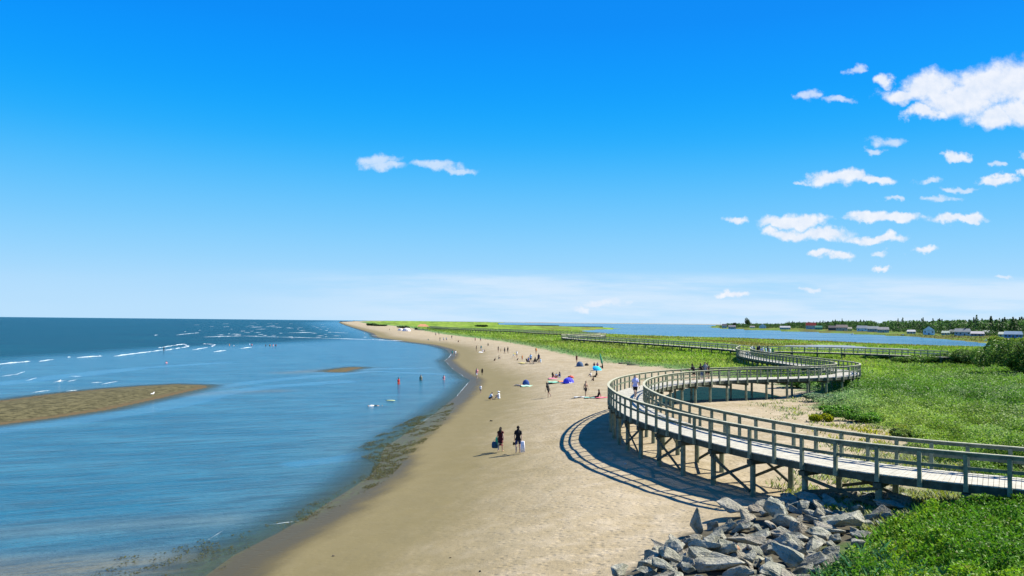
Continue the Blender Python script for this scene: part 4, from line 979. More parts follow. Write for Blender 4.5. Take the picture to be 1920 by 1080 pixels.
def hand_fingers(m, j):
    """five separate curled fingers rooted inside each palm"""
    for s_, sg in (('L', -1), ('R', 1)):
        w = j['wri'+s_]; d = (w-j['elb'+s_]).normalized(); side = V3((0, 1, 0)); side = (side-d*side.dot(d)).normalized(); pn = d.cross(side)*sg
        if pn.x*sg > 0: pn = -pn
        for i, (ln, off) in enumerate(((.070, .030), (.080, .011), (.074, -.009), (.058, -.027))):
            b = w+d*.075+side*off; k1 = b+d*ln*.5+pn*.006; k2 = k1+(d*.8+pn*.6).normalized()*ln*.35; k3 = k2+(d*.35+pn*.95).normalized()*ln*.25
            m.tube([b, k1, k2, k3], [.010, .0095, .0085, .006], 6)
        b = w+d*.035+side*.028; k1 = b+(side*.8+d*.6+pn*.2).normalized()*.045; k2 = k1+(d*.9+side*.25+pn*.3).normalized()*.035
        m.tube([b, k1, k2], [.013, .011, .008], 6)
SKIN = {'l': (.62, .40, .29), 'm': (.45, .27, .18), 'd': (.24, .14, .09)}
CC = {'black': (.012, .012, .014), 'white': (.80, .80, .80), 'navy': (.02, .03, .09), 'red': (.50, .035, .03), 'maroon': (.08, .010, .015), 'pink': (.70, .28, .30), 'blue': (.04, .12, .45), 'teal': (.02, .22, .22), 'green': (.04, .22, .09), 'lavender': (.52, .50, .78), 'grey': (.25, .26, .28), 'yellow': (.65, .55, .12), 'khaki': (.30, .26, .16), 'lightblue': (.40, .60, .80), 'orange': (.65, .25, .06), 'purple': (.16, .07, .30), 'denim': (.06, .10, .20), 'brown': (.10, .05, .03), 'blond': (.42, .30, .14), 'dark': (.02, .015, .012)}
MM = {}
def cm(c, nm='cloth'):
    if (c, nm) not in MM: MM[(c, nm)] = plain(nm, c, .85 if nm != 'skin' else .55, .2, .10, 8)
    return MM[(c, nm)]
# label, x, y, height, pose, facing (deg, 0 = away from the viewer, 90 = to the right), skin, top, bottom, hair, options
P_ = [
 ('woman with long dark hair in a maroon dress walking away, carrying a green bag', 938, 848, 1.66, 'walk', 10, 'l', 'maroon', 'dress', 'dark', 'long fine'),
 ('man in black t-shirt and navy shorts walking away with a white towel and shoes', 971, 851, 1.80, 'walk', 2, 'l', 'black', 'navy', 'dark', 'fine'),
 ('walker in a lavender shirt and black shorts on the boardwalk bend', 1191, 747, 1.75, 'walk', 165, 'l', 'lavender', 'black', 'blond', 'deck fine'),
 ('person in black at the boardwalk rail, left of the close group', 1301, 0, 1.70, 'lean', -40, 'm', 'black', 'black', 'dark', 'deckD 78.9'),
 ('person in black leaning on the boardwalk rail, left one of the close group', 1316, 0, 1.68, 'lean', -35, 'l', 'black', 'denim', 'dark', 'deckD 80.2'),
 ('person in grey and black in the middle of the close group on the boardwalk', 1322, 0, 1.74, 'stand', 170, 'm', 'grey', 'black', 'dark', 'deckD 80.5'),
 ('person in black on the boardwalk, right one of the close group at the rail', 1328, 0, 1.66, 'lean', -25, 'l', 'black', 'black', 'brown', 'deckD 81.0'),
 ('person in dark clothes bending forward while walking on the sand', 1031, 745, 1.68, 'walk', -60, 'm', 'black', 'black', 'dark', 'tilt'),
 ('thin dark figure in black swimwear striding left of the seated one with the pink towel', 1098, 744, 1.68, 'walk', 150, 'm', '', 'black', 'brown', ''),
 ('person in black seated with legs stretched out left, pink towel at the back', 1121, 746, 1.7, 'sit', -95, 'm', 'black', 'black', 'brown', ''),
 ('child sitting alone low on the sand below the reclining person in black', 1113, 714, 1.05, 'situp', -60, 'm', 'brown', 'black', 'dark', ''),
 ('person in black reclining with legs stretched to the left beyond the sitting child', 1117, 707, 1.72, 'sit', -90, 'm', 'black', 'black', 'dark', ''),
 ('small child in white sitting behind the reclining person in black', 1108, 705, 1.15, 'situp', -80, 'm', 'white', 'grey', 'brown', ''),
 ('standing bather next to the small grey tent near the grass', 1081, 681, 1.6, 'stand', 140, 'm', 'maroon', 'brown', 'brown', ''),
 ('dark haired woman sitting on a pink towel, leftmost of the seated three', 1036, 709, 1.62, 'situp', 60, 'm', 'black', 'pink', 'dark', 'long'),
 ('child in light top in the middle of the seated three', 1043, 708, 1.25, 'situp', 170, 'm', 'lightblue', 'pink', 'brown', ''),
 ('person in navy and white, rightmost of the seated three', 1050, 708, 1.6, 'situp', -60, 'm', 'navy', 'white', 'dark', ''),
 ('person in dark clothes sitting at the foot of the folded green umbrella', 1130, 691, 1.6, 'situp', -80, 'm', 'black', 'black', 'dark', ''),
 ('person in navy sitting behind the cyan umbrella, left one', 1114, 688, 1.5, 'situp', 170, 'm', 'navy', 'blue', 'dark', ''),
 ('person in purple sitting behind the cyan umbrella, right one', 1120, 688, 1.5, 'situp', 170, 'm', 'purple', 'black', 'dark', ''),
 ('person lying on the sand left of the small blue beach tent', 974, 724, 1.65, 'lie', -60, 'l', '', 'grey', 'dark', ''),
 ('crouching person in black and white, left one of the pair by the wet sand', 919, 750, 1.6, 'crouch', 60, 'l', 'white', 'black', 'dark', ''),
 ('person in white hat and white top sitting right of the crouching one', 936, 748, 1.65, 'situp', -70, 'l', 'white', 'white', 'brown', 'hat'),
 ('small child standing on the wet sand edge above the crouching pair', 901, 738, 1.1, 'stand', 160, 'l', 'white', 'khaki', 'blond', ''),
 ('pale bather in pink standing near the water tip', 894, 710, 1.7, 'walk', 150, 'l', 'pink', 'white', 'blond', ''),
 ('child in dark clothes beside the pale bather in pink', 904, 704, 1.25, 'stand', 170, 'd', 'black', 'black', 'dark', ''),
 ('wader in a red shirt and black shorts, nearest in the calm water', 747, 721, 1.72, 'wade', 130, 'm', 'red', 'red', 'dark', 'water .70'),
 ('wader in pale green standing in the calm water', 789, 713, 1.65, 'wade', 170, 'm', 'khaki', 'green', 'brown', 'water .8'),
 ('wader in pink and white nearest to the beach', 832, 712, 1.5, 'wade', 150, 'l', 'pink', 'white', 'brown', 'water .75'),
 ('bather with a white top floating on the back in the water', 702, 761, 1.7, 'lie', 75, 'm', 'white', 'black', 'dark', 'float'),
 ('wader in black out in the breaking surf', 307, 659, 1.8, 'wade', 100, 'd', 'black', 'black', 'dark', 'water .5'),
 ('person in grey, left one of two walking at the water edge', 848, 669, 1.7, 'walk', -30, 'l', 'teal', 'grey', 'dark', ''),
 ('person in white, right one of two walking at the water edge', 854, 669, 1.7, 'walk', -30, 'l', 'white', 'khaki', 'brown', ''),
 ('slim dark figure standing alone left of the green and white clad people', 893, 659, 1.75, 'stand', 90, 'm', 'black', 'brown', 'dark', ''),
 ('person in teal beside white towels far up the beach', 902, 658, 1.7, 'stand', 160, 'l', 'teal', 'white', 'dark', ''),
 ('seated person in white right of the one in teal', 905, 660, 1.6, 'situp', 160, 'l', 'white', 'white', 'blond', ''),
 ('low seated dark child right of the person in white', 908, 659, 1.2, 'situp', 120, 'm', 'grey', 'black', 'dark', ''),
 ('dark figure standing at the left of the far walking group', 934, 661, 1.7, 'stand', 120, 'm', 'black', 'brown', 'dark', ''),
 ('child walking between the dark figures of the far group', 939, 661, 1.1, 'walk', 120, 'm', 'khaki', 'brown', 'brown', ''),
 ('dark figure walking, second from the right of the far group', 946, 664, 1.7, 'walk', 120, 'd', 'black', 'navy', 'dark', ''),
 ('dark figure walking, rightmost of the far group', 952, 663, 1.8, 'walk', 120, 'd', 'black', 'black', 'dark', ''),
 ('person with dark hair sitting on a mat left of the beach chairs', 935, 673, 1.6, 'situp', 100, 'm', 'khaki', 'grey', 'dark', ''),
 ('dark bundled figure crouching left of the person on the mat', 927, 677, 1.3, 'crouch', 70, 'm', 'brown', 'brown', 'dark', ''),
 ('person in light green standing bent over, left of the beach chairs', 963, 672, 1.6, 'bend', 60, 'l', 'yellow', 'white', 'blond', ''),
 ('person in white standing between the bent person and the beach chairs', 969, 671, 1.6, 'stand', 150, 'l', 'white', 'khaki', 'brown', ''),
 ('dark child crouching in front of the person in white', 970, 676, 1.1, 'crouch', 90, 'm', 'brown', 'black', 'dark', ''),
 ('reddish skinned child standing left of the beach chairs', 979, 676, 1.15, 'stand', 150, 'm', 'orange', 'red', 'brown', ''),
 ('person in blue sitting on a black beach chair, leftmost of the chair group', 990, 682, 1.7, 'chair', 60, 'm', 'blue', 'black', 'dark', ''),
 ('person in light blue behind the leftmost beach chair', 995, 680, 1.75, 'stand', 170, 'm', 'lightblue', 'black', 'dark', ''),
 ('person in black on a beach chair in the middle of the chair group', 1004, 682, 1.7, 'chair', -60, 'm', 'black', 'black', 'dark', ''),
 ('dark figure standing at the right of the chair group', 1010, 680, 1.78, 'stand', 200, 'd', 'navy', 'black', 'dark', ''),
 ('person in pale blue sitting, rightmost of the chair group', 1014, 680, 1.7, 'situp', -90, 'l', 'lightblue', 'white', 'blond', ''),
 ('far person standing behind the chair group near the grass', 1005, 664, 1.6, 'stand', 150, 'm', 'orange', 'khaki', 'brown', ''),
]
far = [(803, 641, 'teal', 'wading at the far water edge'), (817, 630, 'grey', 'at the foot of the dunes, left one of two'), (823, 629, 'green', 'at the foot of the dunes, right one of two'), (825, 640, 'black', 'far down the beach beside two in white'), (832, 640, 'white', 'far down the beach, left one in white'),
       (837, 640, 'white', 'far down the beach, right one in white'), (847, 636, 'black', 'high on the far beach near the grass'), (859, 642, 'brown', 'crouching alone on the far beach'), (891, 641, 'pink', 'on the dry sand by the grass, left one of two'), (901, 641, 'grey', 'on the dry sand by the grass, right one of two'), (915, 648, 'khaki', 'sitting alone near the grass'),
       (730, 620, 'black', 'tiny and far off on the spit beach'), (683, 627, 'white', 'wading beside the far spit beach')]
for px, py, c, w in far:
    P_.append(('person in %s %s' % (c, w), px, py, 1.7, 'crouch' if 'crouch' in w else 'situp' if 'sitting' in w else 'walk', (px*37) % 360, 'm', c, 'black' if c != 'black' else 'grey', 'dark', 'water .3' if 'wading' in w else ''))
for px, py, c, w in [(430, 647, 'orange', 'leftmost bather in the surf line'), (437, 648, 'white', 'bather bending in the surf beside the leftmost one'), (468, 646, 'lightblue', 'splashing bather in pale blue in the middle of the surf line'), (472, 647, 'pink', 'bather behind the splashing one in the surf line'),
                     (498, 648, 'black', 'dark bather at the left of the right surf group'), (506, 648, 'orange', 'tallest bather of the right surf group'), (512, 648, 'pink', 'bather in pink of the right surf group'), (517, 648, 'red', 'rightmost bather of the right surf group'),
                     (312, 680, 'pink', 'swimmer in shallow water below the long breaking wave')]:
    P_.append((w, px, py+1, 1.7, 'bend' if 'bend' in w else 'wade', (px*53) % 360, 'm', c, 'black', 'brown', 'water .95' if px != 312 else 'water 1.25'))
grp = ['white', 'grey', 'black', 'navy', 'lavender', 'white', 'lightblue', 'navy', 'white', 'green']
for i, (px, D_) in enumerate([(1410, 151), (1414, 146), (1421, 143), (1424, 149), (1428, 140), (1431, 146), (1436, 139), (1440, 144), (1444, 136), (1449, 139)]):
    P_.append((['leftmost of the crowd on the far boardwalk, in white', 'person in grey, second from left in the far boardwalk crowd', 'dark clad person, third from left in the far boardwalk crowd', 'person in navy left of centre in the far boardwalk crowd', 'person in lavender left of the bright white one in the far boardwalk crowd',
                'person in bright white in the centre of the far boardwalk crowd', 'person in light blue right of centre in the far boardwalk crowd', 'person in navy third from right in the far boardwalk crowd', 'person in white with pale hat, second from right in the far boardwalk crowd', 'person in green, rightmost of the far boardwalk crowd'][i],
               px, 0, 1.6+.05*(i % 4), 'walk' if i % 2 else 'stand', 150+20*i, 'm', grp[i], 'denim' if i % 2 else 'black', 'dark' if i % 3 else 'blond', 'deckD %g' % D_+(' hat' if i == 8 else '')))
jobs = []
for i, (lab, px, py, H, pose, fac, skn, top, bot, hair, opt) in enumerate(P_):
    w = opt.split(); z0 = 0
    if 'deckD' in opt:
        D_ = float(w[w.index('deckD')+1]); dx, dy, dz = ray(px, 640); t = D_/dy; p = V3((dx*t, D_, DECK+.005))
    elif 'deck' in w: p = V3((*up(px, py, DECK), DECK+.005))
    elif 'water' in w or 'float' in w:
        p = V3((*up(px, py, 0), 0)); p.z = -(float(w[w.index('water')+1])) if 'water' in w else -.15
    else: p = at(px, py)
    D_ = math.hypot(p.x, p.y); fine = 'fine' in w; vox = .02 if fine else .024 if D_ < 130 else .032
    src, bn, j = body_src(pose, fine, i, random.Random(i).uniform(.94, 1.08))
    me = src.mesh('body_src'); o = bpy.data.objects.new('tmp', me); COL.objects.link(o)
    rm = o.modifiers.new('r', 'REMESH'); rm.mode = 'VOXEL'; rm.voxel_size = vox; rm.use_smooth_shade = True
    sm_ = o.modifiers.new('s', 'SMOOTH'); sm_.factor = .5; sm_.iterations = 3 if fine else 2
    jobs.append((o, bn, j, p, D_, fine))
dg = bpy.context.evaluated_depsgraph_get(); dg.update()
done = []
for (o, bn, j, p, D_, fine) in jobs:
    em = bpy.data.meshes.new_from_object(o.evaluated_get(dg), depsgraph=dg); done.append(em)
for q in jobs:
    me = q[0].data; bpy.data.objects.remove(q[0]); bpy.data.meshes.remove(me)
def shell(em, bn, keep, push, name, mat, parent):
    nv = len(em.vertices); co = np.empty(nv*3, np.float32); em.vertices.foreach_get('co', co); co = co.reshape(-1, 3)
    no = np.empty(nv*3, np.float32); em.vertices.foreach_get('normal', no); no = no.reshape(-1, 3)
    k = keep(co)
    fs = [tuple(pl2.vertices) for pl2 in em.polygons if all(k[v] for v in pl2.vertices)]
    if not fs: return None
    used = sorted({v for f in fs for v in f}); mp = {v: i for i, v in enumerate(used)}
    me = bpy.data.meshes.new(name); me.from_pydata((co[used]+no[used]*push).tolist(), [], [tuple(mp[v] for v in f) for f in fs]); me.update()
    for pl2 in me.polygons: pl2.use_smooth = True
    return link(name, me, mat, parent)
def bone_of(co, bn):
    best = np.full(len(co), 1e9); kd = np.empty(len(co), object); tt = np.zeros(len(co))
    for A, B, k in bn:
        a = np.array(A); e = np.array(B)-a; l2 = e@e; t = np.clip((co-a)@e/l2, 0, 1); d = np.linalg.norm(co-a-t[:, None]*e, axis=1)-(.05 if k in 'tp' else 0)
        m_ = d < best; best[m_] = d[m_]; kd[m_] = k; tt[m_] = t[m_]
    return kd, tt
people = []
for (job, em, row) in zip(jobs, done, P_):
    o, bn, j, p, D_, fine = job; lab, px, py, H, pose, fac, skn, top, bot, hair, opt = row; s_ = H/1.75
    root = empty('person', p, -rad(fac)-math.atan2(p.x, p.y)); root.scale = (s_, s_, s_)
    if 'tilt' in opt: root.rotation_euler = (rad(-14), 0, root.rotation_euler.z)
    tag(root, lab, 'person', 'people on the boardwalk' if 'deck' in opt else 'people in the water' if ('water' in opt or 'float' in opt) else 'people on the beach')
    co = np.empty(len(em.vertices)*3, np.float32); em.vertices.foreach_get('co', co); kd, tt = bone_of(co.reshape(-1, 3), bn)
    hz = np.array(j['hea'])
    if D_ < 160:
        m = MB(); hand_fingers(m, j); fm2 = m.mesh('f')
        bm = bmesh.new(); bm.from_mesh(em); bm.from_mesh(fm2); bm.to_mesh(em); bm.free(); bpy.data.meshes.remove(fm2)
        kd = np.concatenate([kd, np.array(['w']*(len(em.vertices)-len(kd)), object)]); tt = np.concatenate([tt, np.zeros(len(em.vertices)-len(tt))])
    em.materials.clear(); b = link('body', em, cm(SKIN[skn], 'skin'), root); em.name = 'body'
    for pl2 in em.polygons: pl2.use_smooth = True; pl2.material_index = 0
    ttop = CC.get(top); 
    if ttop: shell(em, bn, lambda c: ((kd == 't') | ((kd == 'u') & (tt < (.62 if bot != 'dress' else .12))) | ((kd == 'p') & (pose in ('stand', 'walk', 'wade', 'lean')) & (c[:, 2] > .86))), .022, 'dress' if bot == 'dress' else 'shirt', cm(ttop), root)
    if bot == 'dress':
        pe = j['pel']; m = MB(); m.tube([pe+V3((0, 0, .12)), pe+V3((0, 0, -.05)), pe+V3((0, .01, -.25)), pe+V3((0, 0, -.45))], [.15, .165, .19, .225], 18, False); m.build('skirt', cm(ttop), root, True)
    elif bot:
        lim = {'denim': 2, 'grey': 2}.get(bot, 1)
        shell(em, bn, lambda c: ((kd == 'p') | ((kd == 'h') & (tt < (.72 if lim == 1 else 2))) | ((kd == 'c') & (tt < (.85 if lim == 2 else -1)))), .018, 'trousers' if lim == 2 else 'shorts', cm(CC[bot]), root)
    fwd = np.array((0, 1, 0)) if pose != 'lie' else np.array((0, 0, 1))
    def hk(c):
        d = c-hz; r_ = np.linalg.norm(d, axis=1)
        return (r_ < .16) & ((d@(-fwd*.75)+d[:, 2]*.75 if pose != 'lie' else d@(-fwd*.75)-d[:, 1]*.75) > -.002) & (kd != 't')
    shell(em, bn, hk, .018, 'hair', cm(CC[hair], 'hair'), root)
    if 'long' in opt: m = MB(); m.tube([j['hea']+V3((0, -.05, .06)), j['hea']+V3((0, -.11, -.06)), j['nec']+V3((0, -.13, -.05)), j['che']+V3((0, -.15, 0))], [.07, .095, .10, .05], 10); m.build('long_hair', cm(CC[hair], 'hair'), root, True)
    if 'hat' in opt:
        m = MB(); ball(m, j['hea']+V3((0, 0, .07)), .115, 1, 1, .75, 6); m.tube([j['hea']+V3((0, 0, .055)), j['hea']+V3((0, 0, .07))], [.20, .19], 16); m.build('hat', cm(CC['white'], 'cloth'), root, True)
    people.append((root, j, s_))
def hand_world(i, s_):
    root, j, k = people[i]; w = j['wri'+s_]; d = (w-j['elb'+s_]).normalized(); c = w+d*.07
    M4 = Matrix.Translation(root.location) @ root.rotation_euler.to_matrix().to_4x4() @ Matrix.Scale(k, 4); return M4 @ c
def sack(name, label, cat, c, w, d, h, col, handle=True, top_z=None):
    """a soft bag hanging from c"""
    root = tag(empty(name, (c.x, c.y, c.z-h-.13)), label, cat); m = MB()
    m.tube([(0, 0, 0), (0, 0, h*.08), (0, 0, h*.5), (0, 0, h*.92), (0, 0, h)], [w*.36, w*.47, w*.5, w*.44, w*.36], 12); m.v = [(x, y*d/w, z) for x, y, z in m.v]
    m.build('pouch', cm(col), root, True)
    if handle: MB().tube([(-w*.25, 0, h*.95), (-w*.12, 0, h+.12), (w*.12, 0, h+.12), (w*.25, 0, h*.95)], [.012]*4, 5).build('handle', cm((.05, .05, .05)), root)
    return root
c = hand_world(0, 'L'); sack('shoulder_bag', 'bright green bag carried at the left side of the woman in maroon', 'bag', c+V3((.0, 0, .32)), .34, .2, .5, (.10, .50, .24))
sack('tote_bag', 'dark blue and teal bag hanging low beside the woman in maroon', 'bag', c+V3((-.18, 0, .02)), .46, .24, .42, (.03, .09, .15))
c = hand_world(1, 'R'); m = MB()
for k in range(5): m.tube([(k*.035-.07, .01*(k % 2), 0), (k*.05-.10, .015*(k % 2), -.35), (k*.06-.12, 0, -.72)], [.035, .045, .04], 7)
o = m.build('towel', cm((.86, .84, .88)), None, True); o.location = c+V3((.06, 0, .04)); tag(o, 'white towel hanging from the right hand of the man in black', 'towel')
c = hand_world(1, 'L'); root = tag(empty('shoes', (c.x, c.y, c.z-.22)), 'pair of dark shoes held in the left hand of the man in black', 'shoes')
for k in (-1, 1):
    m = MB(); m.tube([(k*.05, -.10, .10), (k*.05, 0, .03), (k*.05, .12, -.06), (k*.05, .17, -.10)], [.045, .055, .05, .03], 8); m.build('shoe', cm((.03, .025, .025)), root, True)
print('people', len(people))

# ------------------------------------------------------------------ things on the beach
def cloth(name, label, cat, px, py, w, d, rz, c, c2=None):
    p = at(px, py); n = 10; V = []; r_ = random.Random(px)
    for i in range(n+1):
        for k in range(n+1):
            x0, y0 = (i/n-.5)*w, (k/n-.5)*d; V.append((x0, y0, .03+.03*math.sin(x0*7+px)*math.cos(y0*6)+r_.uniform(0, .012)))
    b = len(V); V += [(x0, y0, z0-.05) for x0, y0, z0 in V]
    f = []
    for i in range(n):
        for k in range(n): a = i*(n+1)+k; f.append((a, a+n+1, a+n+2, a+1)); f.append((a+b, a+1+b, a+n+2+b, a+n+1+b))
    me = bpy.data.meshes.new(name); me.from_pydata(V, [], f); me.update(); me.materials.append(cm(c))
    if c2:
        me.materials.append(cm(c2))
        for q in me.polygons:
            if q.center.x > 0: q.material_index = 1
    o = link(name, me); o.location = p+V3((0, 0, .02)); o.rotation_euler = (0, 0, rz); return tag(o, label, cat)
cloth('towel', 'pink towel behind the back of the seated person in black', 'towel', 1128, 746, 1.3, .8, .4, (.75, .16, .22))
cloth('towel', 'grey towel left of the striding figure in swimwear', 'towel', 1087, 745, 1.4, .8, .3, (.45, .46, .45))
cloth('towel', 'pale teal towel under the feet of the seated person in black', 'towel', 1107, 746, 1.2, .8, .1, (.25, .52, .45))
cloth('towel', 'green and yellow towel left of the blue beach shelter', 'towel', 1046, 717, 2.6, 2.0, .1, (.22, .50, .36), (.70, .72, .40))
cloth('towel', 'orange towel touching the blue beach shelter', 'towel', 1056, 715.5, 1.3, 1.6, .2, (.72, .30, .16))
cloth('towel', 'light green mat in front of the small blue tent', 'towel', 988, 724, 1.6, 2.2, .0, (.35, .60, .42))
cloth('towel', 'pink towel under the leftmost of the seated three', 'towel', 1037, 710, 1.3, 1.5, .0, (.72, .26, .34))
cloth('towel', 'white towel among the far sitting people in teal and white', 'towel', 904, 660.5, 1.8, 4, .0, (.8, .8, .8))
cloth('towel', 'yellow towel on the sand left of the beach chairs', 'towel', 980, 681, 1.2, 2.2, .3, (.55, .48, .15))
def tent(label, px, py, w, h, c, c2, rz=0, floorc=None):
    p = at(px, py); root = tag(empty('beach_tent', p, -math.atan2(p.x, p.y)+rz), label, 'tent'); m = MB(); n = 12; V = []; 
    rings = 6
    for i in range(rings):
        t = i/(rings-1)*math.pi/2*.97; rr2 = w/2*math.cos(t)**.8; zz = h*math.sin(t)
        for k in range(n): a = 2*math.pi*k/n; V.append((rr2*math.cos(a), rr2*math.sin(a)*.85, zz))
    f = [(i*n+k, i*n+(k+1) % n, (i+1)*n+(k+1) % n, (i+1)*n+k) for i in range(rings-1) for k in range(n)]+[tuple((rings-1)*n+k for k in range(n))]
    m.add(V, f).build('canopy', cm(c, 'nylon'), root)
    MB().add([(-w*.17, -w*.435, .03), (w*.17, -w*.435, .03), (w*.08, -w*.30, h*.66), (-w*.08, -w*.30, h*.66)], [(0, 1, 2, 3)]).build('door_panel', cm(c2, 'nylon'), root)
    MB().box((0, 0, .015), (w*1.05, w*.9, .03)).build('floor', cm(floorc or c, 'nylon'), root)
    for k in (-1, 1): MB().tube([(k*w*.42, -w*.3, 0), (0, 0, h*1.03), (-k*w*.42, w*.3, 0)], [.012]*3, 5).build('pole', cm((.05, .05, .06)), root)
tent('small dark blue tent with a white panel standing alone on the open sand', 986, 722.5, 1.0, .78, (.03, .07, .24), (.75, .76, .85))
tent('bright blue and violet beach shelter beside the orange towel', 1066, 718, 1.55, .72, (.08, .08, .62), (.60, .60, .85), .5)
tent('small grey-blue tent beside the standing bather near the grass', 1087, 687, 1.3, .85, (.08, .13, .22), (.05, .08, .12), .3)
tent('far white beach tent at the foot of the dunes left of the gazebo', 762, 621, 6.0, 2.4, (.75, .68, .66), (.5, .45, .45))
tent('far smaller pale beach tent beside the far white one', 751, 620, 4.0, 1.8, (.68, .62, .62), (.45, .4, .4))
def umbrella(label, px, py, c, open_, tilt, rz, ln=1.9):
    p = at(px, py); root = tag(empty('umbrella', p+V3((0, 0, .02)), rz), label, 'umbrella'); root.rotation_euler = (tilt[0], tilt[1], rz)
    MB().tube([(0, 0, -.1), (0, 0, ln)], [.018, .016], 6).build('pole', cm((.7, .7, .7), 'metal'), root)
    m = MB(); n = 10
    if open_:
        V = [(0, 0, ln)]
        for i in range(1, 5):
            t = i/4; 
            for k in range(n): a = 2*math.pi*k/n; rr2 = .82*t*(1-.03*(k % 2)); V.append((rr2*math.cos(a), rr2*math.sin(a), ln-.42*t*t-.02))
        f = [(0, 1+k, 1+(k+1) % n) for k in range(n)]+[(1+(i-1)*n+k, 1+i*n+k, 1+i*n+(k+1) % n, 1+(i-1)*n+(k+1) % n) for i in range(1, 4) for k in range(n)]
        m.add(V, f)
        V2 = [(x, y, z-.015) for x, y, z in V]; m.add(V2, [q[::-1] for q in f])
    else: m.tube([(0, 0, ln*.30), (0, 0, ln*.36), (0, 0, ln*.6), (0, 0, ln*.92), (0, 0, ln)], [.10, .17, .15, .08, .02], 9)
    m.build('canopy', cm(c, 'nylon'), root, not open_)
umbrella('cyan umbrella tipped over on the sand near the grass', 1119, 694, (.02, .50, .75), True, (rad(38), rad(14), 0), .2, .6)
umbrella('folded green umbrella standing tilted in the sand near the grass', 1131, 691, (.05, .28, .17), False, (0, rad(-13), 0), 0, 2.6)
def chair(label, px, py, rz):
    p = at(px, py); root = tag(empty('beach_chair', p, rz), label, 'chair'); dk_ = cm((.02, .02, .022)); fr = cm((.4, .4, .4), 'metal')
    MB().box((0, .05, .38), (.5, .48, .03)).build('seat', dk_, root); MB().bar((0, -.2, .38), (0, -.42, .98), .5, .03).build('backrest', dk_, root)
    for sx in (-1, 1):
        MB().tube([(sx*.27, .28, 0), (sx*.27, -.22, .42)], [.014, .014], 5).build('leg', fr, root); MB().tube([(sx*.27, -.3, 0), (sx*.27, .25, .42), (sx*.27, .2, .6)], [.014]*3, 5).build('leg', fr, root)
        MB().box((sx*.27, 0, .61), (.05, .5, .025)).build('armrest', dk_, root)
for lab, i in (('black folding chair under the person in blue', 'person in blue sitting on a black beach chair, leftmost of the chair group'), ('black folding chair under the person in black in the chair group', 'person in black on a beach chair in the middle of the chair group')):
    pr = next(q[0] for q in people if q[0]['label'] == i); chair(lab, 0, 0, 0) if False else None
    root_rot = pr.rotation_euler.z; p0 = pr.location
    _at = at; at = (lambda a, b, q=p0: V3(q)); chair(lab, 0, 0, root_rot); at = _at
chair('empty black folding chair between the two occupied ones', 999, 682, 1.9)
def bag(label, px, py, w, h, c, name='beach_bag'):
    p = at(px, py); root = tag(empty(name, p, px), label, 'bag'); m = MB(); m.tube([(0, 0, -.02), (0, 0, h*.2), (0, 0, h*.75), (0, 0, h)], [w*.42, w*.52, w*.45, w*.18], 9); m.build('pouch', cm(c), root, True)
    MB().tube([(-w*.25, 0, h*.85), (0, 0, h*1.25), (w*.25, 0, h*.85)], [.02]*3, 5).build('handle', cm((.04, .04, .04)), root)
bag('dark bag on the sand right of the small grey-blue tent', 1100, 685.5, .7, .4, (.06, .05, .04)); bag('red bag behind the bright blue beach shelter', 1070, 709, .9, .35, (.55, .10, .08))
def log(label, px, py, ln, r0, rz):
    p = at(px, py); m = MB(); r_ = random.Random(px); pts = [((t-.5)*ln, r_.uniform(-.05, .05)*ln*.3, r0*.6+r_.uniform(0, .05)) for t in np.linspace(0, 1, 7)]
    m.tube(pts, [r0*(1-.5*t)*r_.uniform(.8, 1.15) for t in np.linspace(0, 1, 7)], 8); m.tube([pts[3], (pts[3][0]+.3, .35, r0+.25)], [r0*.4, r0*.2], 6)
    o = m.build('driftwood', M_drift, None, True); o.location = p; o.rotation_euler = (0, 0, rz); tag(o, label, 'driftwood')
M_drift = plain('drift_wood', (.16, .14, .11), .9, .1, .3, 3)
log('dark driftwood log at the grass edge left of the boardwalk bend', 1176, 682, 3.2, .14, .1); log('short dark driftwood log right of the longer one at the grass edge', 1187, 685, 2.2, .13, -.3)
def stone(label, px, py, s_, c):
    p = at(px, py); me = rock_mesh(int(px), .7).copy(); me.materials.clear(); me.materials.append(plain('pebble', c, .9, .2, .2, 5)); o = link('stone', me); o.location = p+V3((0, 0, s_*.15)); o.scale = (s_, s_*.7, s_*.7); tag(o, label, 'stone')
stone('small dark stone on the sand above the walking couple', 921, 790, .38, (.05, .045, .035)); stone('small dark stone at the bottom of the open sand', 901, 1072, .16, (.05, .045, .035)); stone('small pale stone in the boardwalk shadow', 1173, 871, .3, (.5, .5, .48))
stone('small dark stone above the paler sand near the bottom', 625, 1043, .16, (.10, .08, .06)); stone('reddish stone on the sand near the bottom shore', 845, 1046, .14, (.14, .10, .06))
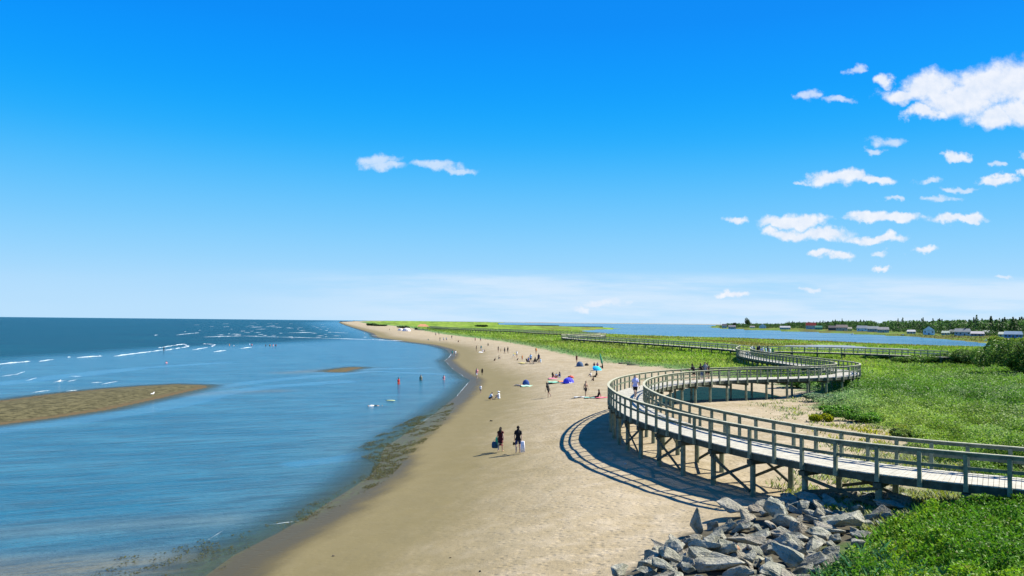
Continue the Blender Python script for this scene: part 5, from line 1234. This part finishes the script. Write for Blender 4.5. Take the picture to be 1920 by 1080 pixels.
# a gull on the sandbar and a plank-like float
def gull(label, px, py, s_):
    p = V3((*up(px, py, .12), .12)); root = tag(empty('gull', p, 1.2), label, 'bird'); root.scale = (s_,)*3; m = MB()
    m.tube([(-.32, 0, .24), (-.2, 0, .24), (-.05, 0, .22), (.10, 0, .24), (.18, 0, .33), (.21, 0, .40), (.26, 0, .41)], [.015, .05, .085, .08, .05, .048, .02], 10); m.build('body', cm((.85, .85, .84)), root, True)
    MB().tube([(.26, 0, .41), (.33, 0, .395)], [.014, .004], 6).build('beak', cm((.7, .45, .05)), root)
    for k in (-1, 1): MB().tube([(0, k*.03, .18), (.01, k*.03, 0)], [.008, .008], 5).build('leg', cm((.7, .45, .05)), root); MB().add([(.08, k*.085, .27), (-.34, k*.04, .25), (-.05, k*.10, .20), (.08, k*.07, .24), (-.32, k*.02, .23), (-.05, k*.08, .18)], [(0, 1, 2), (5, 4, 3), (0, 2, 5, 3), (1, 4, 5, 2), (0, 3, 4, 1)]).build('wing', cm((.4, .42, .45)), root)
gull('white gull standing on the large sandbar', 286, 742, 1.0); gull('white gull low in the water near the far surf', 111, 718, 1.0)
x0, y0 = up(732, 752, 0); m = MB(); m.tube([(-.55, 0, 0), (-.3, .0, .03), (.3, 0, .03), (.55, 0, 0)], [.06, .2, .2, .08], 10); m.v = [(a, b, .04+(c-.02)*.25) for a, b, c in m.v]
o = m.build('bodyboard', cm((.55, .60, .30), 'foam_board'), None, True); o.location = (x0, y0, .03); tag(o, 'pale yellow-green board floating in the calm water', 'float')
# the pale board hanging under the near boardwalk
# ------------------------------------------------------------------ seaweed washed up
n = 90000; allw = WEED1+WEED2+WEED3; xa, xb = min(q[0] for q in allw), max(q[0] for q in allw); ya, yb = min(q[1] for q in allw), max(q[1] for q in allw)
x = rng.uniform(xa, xb, n*4); y = rng.uniform(ya, yb, n*4)
ws = np.maximum(np.maximum(sdf(x, y, WEED1), sdf(x, y, WEED2)), sdf(x, y, WEED3)); qa = x*.93-y*.36; qb = x*.36+y*.93; f = fbm(qa/.7, qb/3.2, 111)*.55+fbm(x/.4, y/.5, 113)*.45
ok = (ws > -.3) & (f > .50+rng.uniform(0, .10, len(x))) & (rng.uniform(size=len(x)) < np.where(sdf(x, y, WEED1) > -.3, .5, .2)) ; x, y = x[ok], y[ok]; z = np.maximum(ground(x, y)[0], 0)
c = lerp3((.075, .065, .026), (.11, .12, .03), rng.uniform(size=len(x)))
me = leaves_mesh('seaweed', x, y, z+.02, rng.uniform(.04, .12, len(x)), c, 4.0); tag(link('seaweed', me, M_weed if 'M_weed' in globals() else M_leaf), kind='stuff')
